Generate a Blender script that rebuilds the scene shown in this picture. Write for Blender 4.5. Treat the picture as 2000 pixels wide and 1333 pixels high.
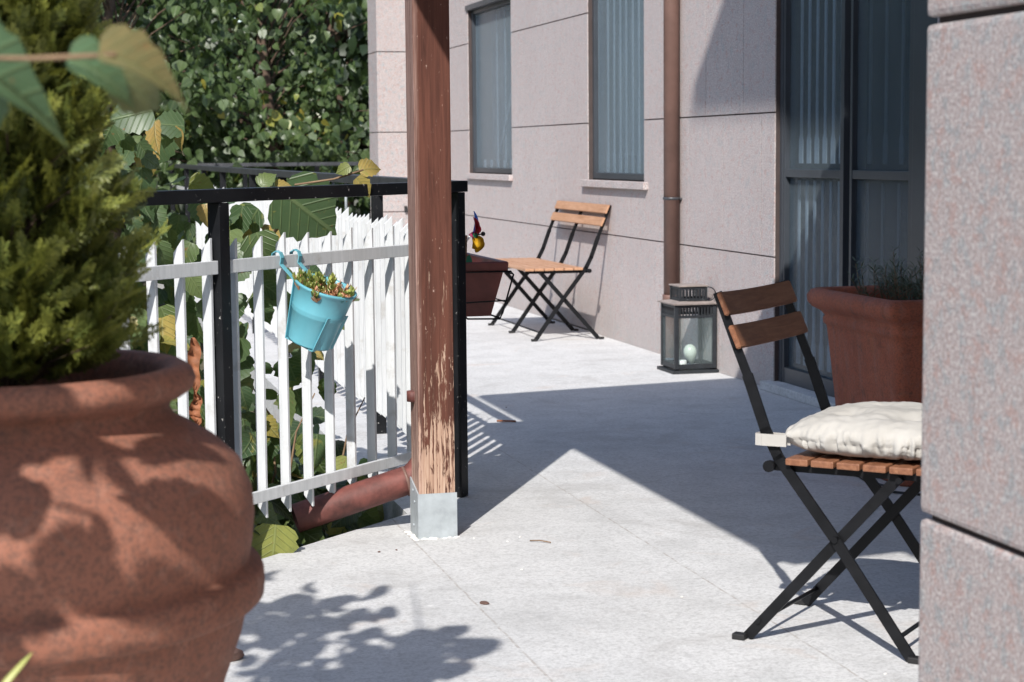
import bpy, bmesh, math, random
import numpy as np
from mathutils import Vector, Matrix, Euler
rad = math.radians
for o in list(bpy.data.objects): bpy.data.objects.remove(o)
S = bpy.context.scene
COL = S.collection
# ------------------------------------------------------------------ camera
yaw, pitch, roll = rad(14.37544), rad(5.857286), rad(-0.512617)
f_ = Vector((math.sin(yaw)*math.cos(pitch), math.cos(yaw)*math.cos(pitch), -math.sin(pitch)))
r_ = Vector((math.cos(yaw), -math.sin(yaw), 0)); u_ = r_.cross(f_)
r2 = math.cos(roll)*r_ + math.sin(roll)*u_; u2 = -math.sin(roll)*r_ + math.cos(roll)*u_
cam = bpy.data.cameras.new('camera'); co = bpy.data.objects.new('camera', cam); COL.objects.link(co)
M = Matrix.Identity(4)
for i in range(3):
    M[i][0] = r2[i]; M[i][1] = u2[i]; M[i][2] = -f_[i]
M.translation = (0, 0, 1.09)
co.matrix_world = M
cam.sensor_width = 36; cam.lens = 3612.77/2000*36; cam.clip_end = 2000; cam.clip_start = .05
cam.dof.use_dof = True; cam.dof.focus_distance = 5.3; cam.dof.aperture_fstop = 9
S.camera = co
# ------------------------------------------------------------------ light
SUN = Vector((.566, 1.05, -1)).normalized()
w = bpy.data.worlds.new('World'); S.world = w; w.use_nodes = True
nt = w.node_tree; bg = nt.nodes['Background']; sk = nt.nodes.new('ShaderNodeTexSky')
sk.sky_type = 'NISHITA'; sk.sun_disc = False
elev = math.asin(-SUN.z); sk.sun_elevation = elev
sk.sun_rotation = math.atan2(-SUN.x, -SUN.y)
nt.links.new(sk.outputs[0], bg.inputs[0]); bg.inputs[1].default_value = .158
sl = bpy.data.lights.new('sun', 'SUN'); sl.energy = 4.3; sl.angle = rad(.53); sl.color = (1, .955, .90)
so = bpy.data.objects.new('sun', sl); COL.objects.link(so)
so.rotation_euler = SUN.to_track_quat('-Z', 'Y').to_euler(); so.location = (-5, -8, 10)
S.view_settings.view_transform = 'Standard'; S.view_settings.look = 'None'
S.view_settings.exposure = .50; S.view_settings.gamma = 1
# ------------------------------------------------------------------ materials
class NT:
    def __init__(s, name):
        s.m = bpy.data.materials.new(name); s.m.use_nodes = True; s.t = s.m.node_tree
        s.b = s.t.nodes['Principled BSDF']; s.out = s.t.nodes['Material Output']
    def n(s, typ, **kw):
        n = s.t.nodes.new('ShaderNode'+typ)
        for k, v in kw.items(): setattr(n, k, v)
        return n
    def l(s, a, b): s.t.links.new(a, b)
    def coord(s, scale=(1, 1, 1), rot=(0, 0, 0), kind='Object'):
        c = s.n('TexCoord'); mp = s.n('Mapping'); mp.inputs['Scale'].default_value = scale
        mp.inputs['Rotation'].default_value = rot
        s.l(c.outputs[kind], mp.inputs[0]); return mp.outputs[0]
    def noise(s, v, scale, det=4, rough=.6, dist=0):
        n = s.n('TexNoise'); n.inputs['Scale'].default_value = scale; n.inputs['Detail'].default_value = det
        n.inputs['Roughness'].default_value = rough; n.inputs['Distortion'].default_value = dist
        s.l(v, n.inputs['Vector']); return n.outputs['Fac']
    def vor(s, v, scale, feature='F1', out='Distance'):
        n = s.n('TexVoronoi'); n.feature = feature; n.inputs['Scale'].default_value = scale
        s.l(v, n.inputs['Vector']); return n.outputs[out]
    def ramp(s, x, *st):
        n = s.n('ValToRGB'); e = n.color_ramp.elements
        while len(e) < len(st): e.new(.5)
        for k, (p, c) in enumerate(st):
            e[k].position = p
            e[k].color = (c, c, c, 1) if isinstance(c, (int, float)) else (*c, 1)
        s.l(x, n.inputs[0]); return n.outputs[0]
    def mix(s, f, a, b, mode='MIX'):
        n = s.n('MixRGB', blend_type=mode)
        for i, q in enumerate((f, a, b)):
            if hasattr(q, 'links'): s.l(q, n.inputs[i])
            elif i == 0: n.inputs[0].default_value = q
            else: n.inputs[i].default_value = (*q, 1) if not isinstance(q, (int, float)) else (q, q, q, 1)
        return n.outputs[0]
    def math(s, op, a, b=0):
        n = s.n('Math', operation=op)
        for i, q in enumerate((a, b)):
            if hasattr(q, 'links'): s.l(q, n.inputs[i])
            else: n.inputs[i].default_value = q
        return n.outputs[0]
    def base(s, c):
        if hasattr(c, 'links'): s.l(c, s.b.inputs['Base Color'])
        else: s.b.inputs['Base Color'].default_value = (*c, 1)
    def rough(s, r):
        if hasattr(r, 'links'): s.l(r, s.b.inputs['Roughness'])
        else: s.b.inputs['Roughness'].default_value = r
    def bump(s, h, strength=.3, dist=.002, prev=None):
        n = s.n('Bump'); n.inputs['Strength'].default_value = strength; n.inputs['Distance'].default_value = dist
        s.l(h, n.inputs['Height'])
        if prev is not None: s.l(prev, n.inputs['Normal'])
        s.l(n.outputs[0], s.b.inputs['Normal']); return n.outputs[0]
    def sep(s, v, i):
        n = s.n('SeparateXYZ'); s.l(v, n.inputs[0]); return n.outputs[i]
    def attr(s, name, out='Fac'):
        n = s.n('Attribute'); n.attribute_name = name; return n.outputs[out]

MAT = {}
def simple(name, c, r=.5, var=.12, scale=8, bump=.1, metallic=0, bscale=60):
    a = NT(name); v = a.coord()
    n = a.noise(v, scale, 6)
    lo = tuple(x*(1-var) for x in c); hi = tuple(min(1, x*(1+var)) for x in c)
    a.base(a.ramp(n, (.3, lo), (.7, hi))); a.rough(r); a.b.inputs['Metallic'].default_value = metallic
    if bump: a.bump(a.noise(v, bscale, 3), bump, .002)
    MAT[name] = a.m; return a

def stone(name='stone', k=1., bl=0.):
    a = NT(name); v = a.coord()
    big = a.noise(v, 1.3, 4); mid = a.noise(v, 9, 5, .65); grain = a.noise(v, 240, 2, .7)
    vs = a.coord(scale=(30, 30, 1.2)); streak = a.noise(vs, 3, 4, .6)
    c = a.ramp(mid, (.3, (.455, .372, .362)), (.5, (.55, .46, .448)), (.7, (.60, .515, .505)))
    c = a.mix(.5, c, a.ramp(big, (.35, (.50, .41, .395)), (.65, (.58, .50, .49))))
    c = a.mix(a.ramp(streak, (.45, 0.), (.75, .35)), c, (.66, .60, .59))
    # grey green blotches and reddish inclusions in the stone
    b1 = a.noise(a.coord(scale=(1, 1, .8)), 26+14*bl, 5, .6, .5); c = a.mix(a.ramp(b1, (.545-bl*.02, 0.), (.61-bl*.02, .5+.25*bl)), c, (.33, .40, .425))
    b2 = a.noise(a.coord(scale=(1.1, .9, 1)), 34, 4, .55, .3); c = a.mix(a.ramp(b2, (.565-bl*.02, 0.), (.63, .6)), c, (.52, .27, .22))
    c = a.mix(a.ramp(grain, (.42, .75), (.56, 0.)), c, (.20, .155, .155))
    g3 = a.noise(v, 75+35*bl, 3, .6); c = a.mix(a.ramp(g3, (.36, .42), (.46, 0.)), c, (.27, .22, .225))
    c = a.mix(a.ramp(a.noise(v, 150, 2, .5), (.54, 0.), (.64, .5)), c, (.80, .75, .74))
    at = a.attr('rnd'); c = a.mix(a.math('MULTIPLY', at, .36), c, (.42, .35, .345))
    zz = a.sep(a.coord(), 2)
    c = a.mix(a.math('MULTIPLY', a.ramp(zz, (0., 1.), (.22, 0.)), a.ramp(a.noise(v, 5, 5), (.35, .1), (.65, .75))), c, (.36, .33, .32))
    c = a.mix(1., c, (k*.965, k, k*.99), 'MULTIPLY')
    a.base(c); a.rough(.85)
    a.bump(a.mix(.5, grain, mid), .55, .004)
    MAT[name] = a.m
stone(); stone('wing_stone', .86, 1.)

def concrete():
    a = NT('concrete'); v = a.coord()
    big = a.noise(v, .9, 5, .6, .4); mid = a.noise(v, 6, 7, .7, .6); fine = a.noise(v, 120, 3, .7)
    brush = a.noise(a.coord(scale=(3, 40, 1)), 2, 4, .6)
    c = a.ramp(mid, (.32, (.42, .422, .416)), (.5, (.56, .562, .556)), (.68, (.66, .66, .653)))
    c = a.mix(.45, c, a.ramp(big, (.35, (.51, .507, .50)), (.65, (.65, .648, .64))))
    c = a.mix(a.ramp(brush, (.5, 0.), (.8, .35)), c, (.68, .678, .67))
    c = a.mix(a.ramp(fine, (.38, .34), (.54, 0.)), c, (.27, .265, .26)); c = a.mix(a.ramp(a.noise(v, 55, 3, .65), (.38, .35), (.5, 0.)), c, (.30, .30, .295))
    st = a.noise(v, 2.2, 6, .65, 1.2); c = a.mix(a.ramp(st, (.55, 0.), (.68, .38)), c, (.31, .295, .28))
    rs = a.noise(v, 3.4, 5, .6, .8); c = a.mix(a.ramp(rs, (.60, 0.), (.70, .28)), c, (.50, .38, .30))
    wp = a.vor(v, 9); wn = a.noise(v, 4, 3); c = a.mix(a.math('MULTIPLY', a.ramp(wp, (.03, 1.), (.09, 0.)), a.ramp(wn, (.5, 0.), (.6, .6))), c, (.75, .74, .72))
    pit = a.vor(v, 38); c = a.mix(a.math('MULTIPLY', a.ramp(pit, (.02, 1.), (.12, 0.)), a.ramp(a.noise(v, 12, 2), (.5, 0.), (.6, .6))), c, (.16, .15, .14))
    # hairline joints cut along the house, and fine cracks
    sx = a.sep(v, 0); wob = a.math('MULTIPLY', a.math('SUBTRACT', a.noise(v, 14, 3), .5), .012)
    jm = None
    for x0, wd in ((1.62, .0028), (1.0, .0028)):
        d = a.math('ABSOLUTE', a.math('SUBTRACT', a.math('ADD', sx, wob), x0))
        k = a.math('LESS_THAN', d, wd); jm = k if jm is None else a.math('MAXIMUM', jm, k)
    jn = a.math('MULTIPLY', jm, a.ramp(a.noise(v, 22, 2), (.35, .05), (.6, .55)))
    c = a.mix(jn, c, (.26, .22, .18))
    cw = a.coord(scale=(1, 1, 1)); cr = a.vor(a.mix(.25, cw, a.n('TexNoise').outputs['Color']), 1.1, 'DISTANCE_TO_EDGE')
    ck = a.math('MULTIPLY', a.ramp(cr, (.0, 1.), (.0035, 0.)), a.ramp(a.noise(v, 1.7, 2), (.5, 0.), (.65, .3)))
    c = a.mix(ck, c, (.2, .19, .18))
    c = a.mix(1., c, (.985, .99, 1.), 'MULTIPLY')
    a.base(c); a.rough(.86); a.bump(a.mix(.5, fine, mid), .45, .004)
    MAT['concrete'] = a.m
concrete()

def terracotta(name, c0, c1, light, dark=(.10, .05, .035), rough=.8, vstreak=False):
    a = NT(name); v = a.coord()
    mid = a.noise(v, 7, 6, .65, .4); fine = a.noise(v, 150, 3, .7); mott = a.noise(v, 42, 4, .6)
    c = a.ramp(mid, (.3, c0), (.7, c1)); c = a.mix(a.ramp(mott, (.55, 0.), (.75, .4)), c, light)
    c = a.mix(a.ramp(a.noise(v, 3.2, 6, .7, .8), (.55, 0.), (.75, .55)), c, dark)
    c = a.mix(a.ramp(a.vor(v, 55), (.05, .5), (.2, 0.)), c, dark)
    c = a.mix(a.ramp(fine, (.38, .5), (.55, 0.)), c, dark)
    c = a.mix(a.ramp(a.noise(v, 17, 6, .7, .3), (.55, 0.), (.66, .45)), c, dark); c = a.mix(a.ramp(a.noise(a.coord(scale=(1, 1, 1.6)), 11, 6, .75, .6), (.57, 0.), (.70, .35)), c, light)
    if vstreak:
        s = a.noise(a.coord(scale=(14, 14, 1)), 2, 5, .65); c = a.mix(a.ramp(s, (.5, 0.), (.75, .35)), c, (.30, .20, .18))
        s = a.noise(a.coord(scale=(20, 20, 1.5)), 2, 4, .6, .2); c = a.mix(a.ramp(s, (.6, 0.), (.75, .6)), c, (.36, .12, .05))
    a.base(c); a.rough(rough); a.bump(a.mix(.5, fine, mott), .5, .003)
    MAT[name] = a.m
terracotta('jar_clay', (.225, .086, .050), (.29, .120, .076), (.36, .20, .145), dark=(.07, .045, .035))
terracotta('planter_clay', (.36, .095, .048), (.44, .13, .068), (.36, .17, .12), vstreak=True)

def post_wood():
    a = NT('post_wood'); v = a.coord(); vs = a.coord(scale=(26, 26, 1.1)); vf = a.coord(scale=(90, 90, 2.2))
    g = a.noise(vs, 2.2, 6, .65, .8); gf = a.noise(vf, 2, 4, .7)
    paint = a.ramp(g, (.3, (.050, .018, .012)), (.7, (.125, .046, .030)))
    bare = a.ramp(gf, (.3, (.20, .115, .08)), (.5, (.38, .245, .175)), (.7, (.52, .39, .30)))
    zz = a.sep(v, 2)
    wear = a.math('ADD', a.math('MULTIPLY', a.noise(a.coord(scale=(30, 30, 5)), 2.4, 6, .7, .6), .6), a.math('MULTIPLY', gf, .4))
    th = a.ramp(zz, (.13, .41), (.42, .535), (.75, .60), (1., .68))
    th = a.math('ADD', th, a.math('MULTIPLY', a.math('SUBTRACT', a.noise(a.coord(scale=(14, 14, 1.5)), 1.5, 2), .5), .16))
    k = a.ramp(a.math('SUBTRACT', wear, th), (.0, 0.), (.035, 1.))
    c = a.mix(k, paint, bare)
    flek = a.noise(a.coord(scale=(30, 30, 12)), 3, 5, .7); c = a.mix(a.ramp(flek, (.635, 0.), (.68, .8)), c, (.42, .29, .24))
    # paler left arris, broken up by the grain
    sx = a.sep(v, 0); ed = a.ramp(sx, (0., 1.), (.016, 0.))
    c = a.mix(a.math('MULTIPLY', ed, a.ramp(gf, (.4, .1), (.6, .8))), c, (.40, .27, .23))
    crk = a.noise(a.coord(scale=(60, 60, .8)), 2, 3, .5); c = a.mix(a.ramp(crk, (.28, .8), (.33, 0.)), c, (.05, .02, .015))
    a.base(c); a.rough(.75); a.b.inputs['Specular IOR Level'].default_value = .25
    h = a.mix(.5, gf, a.math('MULTIPLY', k, -1.)); a.bump(h, .7, .003)
    MAT['post_wood'] = a.m
post_wood()

def slat_wood(name, c0, c1, c2):
    a = NT(name); vs = a.coord(scale=(25, 3, 25)); g = a.noise(vs, 2.5, 6, .6, 1.0); g2 = a.noise(a.coord(scale=(120, 5, 120)), 2, 3, .6)
    c = a.ramp(g, (.3, c0), (.55, c1), (.75, c2)); c = a.mix(a.ramp(g2, (.4, .3), (.55, 0.)), c, c0)
    big = a.noise(a.coord(), 4, 3); c = a.mix(a.ramp(big, (.45, 0.), (.7, .3)), c, c2)
    a.base(c); a.rough(.45); a.bump(g2, .25, .001); MAT[name] = a.m
slat_wood('slat_wood', (.36, .185, .10), (.46, .255, .15), (.56, .34, .22))
slat_wood('slat_wood_brown', (.16, .065, .034), (.25, .11, .058), (.34, .17, .095))

def white_paint():
    a = NT('white_paint'); v = a.coord(); vs = a.coord(scale=(20, 20, 2))
    n = a.noise(vs, 3, 5, .6); d = a.noise(v, 11, 6, .7)
    c = a.ramp(n, (.3, (.50, .52, .53)), (.7, (.62, .635, .645)))
    c = a.mix(a.ramp(d, (.56, 0.), (.68, .5)), c, (.36, .34, .31))
    a.base(c); a.rough(.5); a.bump(a.noise(a.coord(scale=(60, 60, 8)), 3, 3), .35, .002)
    MAT['white_paint'] = a.m
white_paint()
def black_metal():
    a = NT('black_metal'); v = a.coord()
    d = a.noise(v, 60, 4, .7); big = a.noise(v, 5, 4)
    c = a.mix(a.ramp(d, (.66, 0.), (.70, .85)), a.ramp(big, (.3, (.006, .0065, .008)), (.7, (.013, .014, .016))), (.45, .44, .42))
    a.base(c); a.rough(a.ramp(big, (.3, .32), (.7, .55))); a.bump(d, .15, .001)
    a.b.inputs['Specular IOR Level'].default_value = .22; MAT['black_metal'] = a.m
black_metal()
simple('chair_metal', (.009, .0095, .011), .38, .3, 20, .1)
MAT['chair_metal'].node_tree.nodes['Principled BSDF'].inputs['Specular IOR Level'].default_value = .22
simple('rail_metal', (.05, .052, .058), .42, .35, 12, .1)
simple('lantern_metal', (.014, .017, .021), .5, .4, 25, .2)
simple('lantern_top', (.26, .22, .20), .7, .25, 25, .2)
simple('frame_metal', (.045, .052, .062), .38, .15, 5, .05)
simple('mortar', (.06, .045, .042), .95, .2, 10, .2)
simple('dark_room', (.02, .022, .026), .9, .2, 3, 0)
simple('blind', (.80, .82, .84), .6, .1, 5, .1)
simple('blind_dark', (.16, .175, .19), .7, .1, 5, .1)
simple('curtain', (.13, .145, .16), .8, .15, 12, .2)
simple('pipe_brown', (.15, .085, .068), .55, .22, 6, .15)
simple('pipe_red', (.11, .034, .027), .65, .6, 16, .6)
simple('zinc', (.34, .375, .395), .55, .18, 22, .2, metallic=.1)
simple('turquoise', (.12, .36, .43), .34, .10, 9, .1)
simple('candle', (.80, .82, .80), .5, .03, 5, 0)
simple('glass_egg', (.55, .62, .55), .25, .1, 5, 0)
simple('bark', (.10, .065, .045), .9, .4, 14, .8, bscale=20)
simple('twig', (.20, .13, .075), .8, .35, 20, .4)
simple('soil', (.045, .032, .024), .95, .4, 14, .8, bscale=40)
simple('earth', (.11, .10, .06), .95, .4, 2, .8, bscale=9)
simple('plastic_brown', (.15, .036, .028), .45, .25, 16, .1)
simple('green_plastic', (.02, .20, .10), .35, .05, 5, 0)
simple('red_plastic', (.80, .05, .07), .3, .05, 5, 0)
simple('blue_plastic', (.12, .32, .80), .3, .05, 5, 0)
simple('yellow_plastic', (.95, .60, .04), .3, .05, 5, 0)
simple('pink_plastic', (.75, .14, .30), .3, .05, 5, 0)
simple('roof_wood', (.16, .07, .05), .7, .25, 8, .3)
simple('roof_tile', (.30, .13, .09), .8, .25, 8, .3)
simple('rubber', (.012, .012, .013), .6, .2, 8, 0)
simple('dry_leaf', (.26, .10, .045), .7, .3, 25, .6)
simple('pebble', (.13, .075, .06), .9, .3, 30, .5)
simple('white_pebble', (.70, .69, .66), .8, .1, 30, .3)
simple('putty', (.66, .65, .62), .9, .12, 40, .9)

def fabric():
    a = NT('cushion_cotton'); v = a.coord(); w1 = a.noise(a.coord(scale=(300, 300, 300)), 1, 2)
    folds = a.noise(a.coord(scale=(1, 1, .35)), 16, 3, .5, 1.2)
    a.base(a.ramp(a.noise(v, 9, 4), (.3, (.38, .367, .34)), (.7, (.45, .437, .41)))); a.rough(.85)
    b = a.bump(folds, .18, .004); a.bump(w1, .15, .0005, prev=b); MAT['cushion_cotton'] = a.m
fabric()
def pane(name, k, tf):
    a = NT(name); v = a.coord()
    a.base(a.ramp(a.noise(a.coord(scale=(6, 6, .5)), 3, 3), (.3, (.22*k, .275*k, .31*k)), (.7, (.29*k, .35*k, .385*k)))); a.rough(.22)
    a.b.inputs['Specular IOR Level'].default_value = .5
    tr = a.n('BsdfTransparent'); tr.inputs[0].default_value = (.82, .88, .93, 1)
    mx = a.n('MixShader'); mx.inputs[0].default_value = tf
    a.l(a.b.outputs[0], mx.inputs[1]); a.l(tr.outputs[0], mx.inputs[2]); a.l(mx.outputs[0], a.out.inputs[0])
    MAT[name] = a.m
pane('screened_glass', 1.05, .58); pane('door_glass', .6, .68)
def clear():
    a = NT('lantern_glass'); a.base((.35, .42, .43)); a.rough(.05)
    tr = a.n('BsdfTransparent'); tr.inputs[0].default_value = (.95, .97, .97, 1)
    mx = a.n('MixShader'); mx.inputs[0].default_value = .92
    a.l(a.b.outputs[0], mx.inputs[1]); a.l(tr.outputs[0], mx.inputs[2]); a.l(mx.outputs[0], a.out.inputs[0])
    MAT['lantern_glass'] = a.m
clear()

def leafmat(name, stops, trans=.3, rough=.45, tcol=(.30, .42, .06), veins=True, spots=None):
    a = NT(name); rn = a.attr('rnd'); c = a.ramp(rn, *stops)
    v = a.coord(); n = a.noise(v, 35, 3); c = a.mix(a.ramp(n, (.4, 0.), (.8, .35)), c, tuple(x*.6 for x in stops[0][1]))
    uv = a.attr('luv', 'Vector'); ux = a.sep(uv, 0); uy = a.sep(uv, 1)
    if veins:
        ab = a.math('ABSOLUTE', ux)
        mid = a.ramp(ab, (.015, 1.), (.04, 0.))
        q = a.math('FRACT', a.math('MULTIPLY', a.math('SUBTRACT', uy, a.math('MULTIPLY', ab, .8)), 5.5))
        side = a.ramp(a.math('ABSOLUTE', a.math('SUBTRACT', q, .5)), (.03, 1.), (.12, 0.))
        vv = a.math('MAXIMUM', mid, a.math('MULTIPLY', side, .7))
        c = a.mix(a.math('MULTIPLY', vv, .45), c, tuple(min(1, x*2.0+.04) for x in stops[-1][1] if True)) if False else a.mix(a.math('MULTIPLY', vv, .35), c, (.22, .27, .12))
        a.bump(vv, .6, .004)
    if spots:
        s = a.noise(v, spots[0], 5, .65, .5); c = a.mix(a.ramp(s, (spots[1], 0.), (spots[1]+.08, .9)), c, spots[2])
        s = a.noise(v, spots[0]*3, 3, .6); c = a.mix(a.ramp(s, (.68, 0.), (.72, .8)), c, (.20, .10, .04))
    a.base(c); a.rough(rough)
    tl = a.n('BsdfTranslucent'); a.l(a.mix(.55, c, tcol), tl.inputs[0])
    mx = a.n('MixShader'); mx.inputs[0].default_value = trans
    a.l(a.b.outputs[0], mx.inputs[1]); a.l(tl.outputs[0], mx.inputs[2]); a.l(mx.outputs[0], a.out.inputs[0])
    MAT[name] = a.m
leafmat('tree_leaf', ((0, (.030, .056, .018)), (.5, (.066, .108, .038)), (.86, (.115, .165, .062)), (.95, (.24, .27, .05)), (1, (.34, .29, .05))), .25, .38)
leafmat('back_leaf', ((0, (.014, .028, .012)), (1, (.028, .05, .02))), .2, .5, veins=False)
leafmat('vine_leaf', ((0, (.045, .085, .040)), (.45, (.08, .13, .055)), (.7, (.13, .175, .06)), (.88, (.25, .26, .06)), (1, (.42, .28, .09))), .28, .42, spots=(16, .60, (.27, .25, .06)))
leafmat('near_leaf', ((0, (.06, .12, .065)), (.7, (.09, .16, .08)), (.85, (.16, .13, .05)), (1, (.26, .20, .10))), .22, .45, spots=(9, .63, (.30, .25, .10)))
leafmat('thuja', ((0, (.035, .052, .016)), (.5, (.105, .132, .028)), (1, (.32, .34, .07))), .25, .5, (.4, .4, .05), veins=False)
leafmat('rosemary', ((0, (.07, .10, .07)), (1, (.13, .17, .12))), .1, .6, veins=False)
leafmat('succulent_green', ((0, (.14, .20, .045)), (1, (.42, .44, .12))), .25, .4, veins=False)
leafmat('succulent_red', ((0, (.45, .19, .10)), (1, (.72, .47, .27))), .25, .5, (.6, .25, .1), veins=False)
leafmat('ivy', ((0, (.018, .036, .014)), (.6, (.045, .075, .022)), (1, (.14, .16, .035))), .2, .4)

# ------------------------------------------------------------------ mesh helpers
class MB:
    def __init__(s): s.bm = bmesh.new()
    def box(s, lo, hi, mat=None, bev=0):
        c = [(a+b)/2 for a, b in zip(lo, hi)]; d = [abs(b-a) for a, b in zip(lo, hi)]
        r = bmesh.ops.create_cube(s.bm, size=1)
        T = Matrix.Translation(c) @ Matrix.Diagonal((*d, 1))
        if mat is not None: T = mat @ T
        vs = r['verts']; bmesh.ops.transform(s.bm, matrix=T, verts=vs)
        if bev:
            es = list({e for v in vs for e in v.link_edges})
            bmesh.ops.bevel(s.bm, geom=es, offset=bev, segments=2, affect='EDGES', profile=.6)
        return s
    def bar(s, p, q, wdt, th, up=(0, 0, 1), bev=0):   # flat bar from p to q; th along `up`-ish, wdt across
        p = Vector(p); q = Vector(q); z = (q-p); L = z.length; z.normalize()
        y = Vector(up); y = (y - z*y.dot(z)).normalized(); x = y.cross(z)
        R = Matrix((x, y, z)).transposed().to_4x4(); R.translation = p
        return s.box((-wdt/2, -th/2, 0), (wdt/2, th/2, L), R, bev)
    def tube(s, pts, r, n=10, cap=True):
        pts = [Vector(p) for p in pts]; N = len(pts)
        rs = r if isinstance(r, (list, tuple)) else [r]*N
        rings = []; prev = None
        for i, p in enumerate(pts):
            t = (pts[min(i+1, N-1)]-pts[max(i-1, 0)]).normalized()
            if prev is None:
                a = Vector((0, 0, 1)) if abs(t.z) < .9 else Vector((1, 0, 0))
                x = (a - t*a.dot(t)).normalized()
            else: x = (prev - t*prev.dot(t)).normalized()
            prev = x; y = t.cross(x)
            rings.append([s.bm.verts.new(p + rs[i]*(math.cos(2*math.pi*k/n)*x + math.sin(2*math.pi*k/n)*y)) for k in range(n)])
        for a, b in zip(rings, rings[1:]):
            for k in range(n):
                f = s.bm.faces.new((a[k], a[(k+1) % n], b[(k+1) % n], b[k])); f.smooth = True
        if cap:
            s.bm.faces.new(rings[0][::-1]); s.bm.faces.new(rings[-1])
        return s
    def lathe(s, prof, n=48, c=(0, 0, 0), jig=None):
        rings = []
        for r, z in prof:
            rings.append([s.bm.verts.new((c[0]+r*math.cos(2*math.pi*k/n), c[1]+r*math.sin(2*math.pi*k/n), c[2]+z)) for k in range(n)])
        for a, b in zip(rings, rings[1:]):
            for k in range(n):
                f = s.bm.faces.new((a[k], a[(k+1) % n], b[(k+1) % n], b[k])); f.smooth = True
        return s
    def poly(s, pts, th, n):   # extruded polygon
        n = Vector(n).normalized()*th; a = [s.bm.verts.new(Vector(p)) for p in pts]; b = [s.bm.verts.new(Vector(p)+n) for p in pts]
        s.bm.faces.new(a[::-1]); s.bm.faces.new(b)
        for i in range(len(a)):
            j = (i+1) % len(a); s.bm.faces.new((a[i], a[j], b[j], b[i]))
        return s
    def build(s, name, mat, parent=None, rnd=False):
        bmesh.ops.recalc_face_normals(s.bm, faces=s.bm.faces)
        me = bpy.data.meshes.new(name); s.bm.to_mesh(me); s.bm.free()
        me.materials.append(MAT[mat]); o = bpy.data.objects.new(name, me); COL.objects.link(o)
        if parent is not None: o.parent = parent
        return o
def tag(o, label=None, cat=None, group=None, kind=None):
    if label: o['label'] = label
    if cat: o['category'] = cat
    if group: o['group'] = group
    if kind: o['kind'] = kind
    return o
def thing(name, label, cat, loc=(0, 0, 0), rz=0, group=None):
    o = bpy.data.objects.new(name, None); COL.objects.link(o); o.location = loc; o.rotation_euler = (0, 0, rz)
    o.empty_display_size = .1
    return tag(o, label, cat, group)
def kids(o): return [c for c in bpy.data.objects if c.parent == o]

# foliage clouds ------------------------------------------------------
def template(outline, fold=.18, droop=.25, rows=None):
    """leaf template: outline half-widths w(t) along t 0..1; returns verts (x across,y along,z) and faces"""
    V = []; F = []; UV = []
    for i, (t, wd) in enumerate(outline):
        z = -droop*t*t
        for x in (-wd, 0, wd):
            V.append((x, t, z + fold*abs(x))); UV.append((x, t, 0))
    for i in range(len(outline)-1):
        a = i*3; b = a+3
        F.append((a, a+1, b+1, b)); F.append((a+1, a+2, b+2, b+1))
    return np.array(V, float), F, np.array(UV, float)
T_LINDEN = template([(0, .05), (.02, .30), (.2, .46), (.45, .42), (.7, .25), (.88, .09), (1, .01)])
T_BROAD = template([(-.12, .26), (-.02, .42), (.14, .50), (.22, .44), (.36, .52), (.50, .40), (.60, .42), (.74, .25), (.82, .20), (.93, .07), (1.03, .01)], .22, .30)
T_SIMPLE = template([(0, .05), (.35, .36), (.7, .25), (1, .01)], .2, .2)
T_BLADE = template([(0, .035), (.4, .06), (.8, .04), (1, .005)], .3, .25)
T_FAT = template([(0, .10), (.35, .26), (.7, .24), (1, .03)], -.4, -.15)
def spray_template():
    V = []; F = []; U = []
    def quad(p, d, L, wd):
        d = np.array(d)/np.linalg.norm(d); s_ = np.array([-d[1], d[0], 0]); i = len(V)
        p = np.array(p, float); q = p+d*L; m = p+d*L*.55
        for a in (p-s_*wd*.4, p+s_*wd*.4, m+s_*wd, q, m-s_*wd): V.append(a); U.append((0, 0, 0))
        F.append((i, i+1, i+2, i+3, i+4))
    quad((0, 0, 0), (0, 1, -.1), 1, .022)
    rr = random.Random(5)
    for k in range(9):
        t = .1+k*.1
        for sd in (-1, 1):
            L = .30*(1-t)+.10
            d = np.array((sd*.6, .85, rr.uniform(-.3, .3))); quad((0, t, -.1*t), d, L, .021)
            for j in (.35, .7):
                b = np.array((0, t, -.1*t))+d/np.linalg.norm(d)*L*j
                quad(b, (sd*.1, 1, rr.uniform(-.3, .3)), L*.46, .019); quad(b, (sd*1, .1, rr.uniform(-.3, .3)), L*.42, .019)
    return np.array(V), F, np.array(U, float)
T_SPRAY = spray_template()

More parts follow.
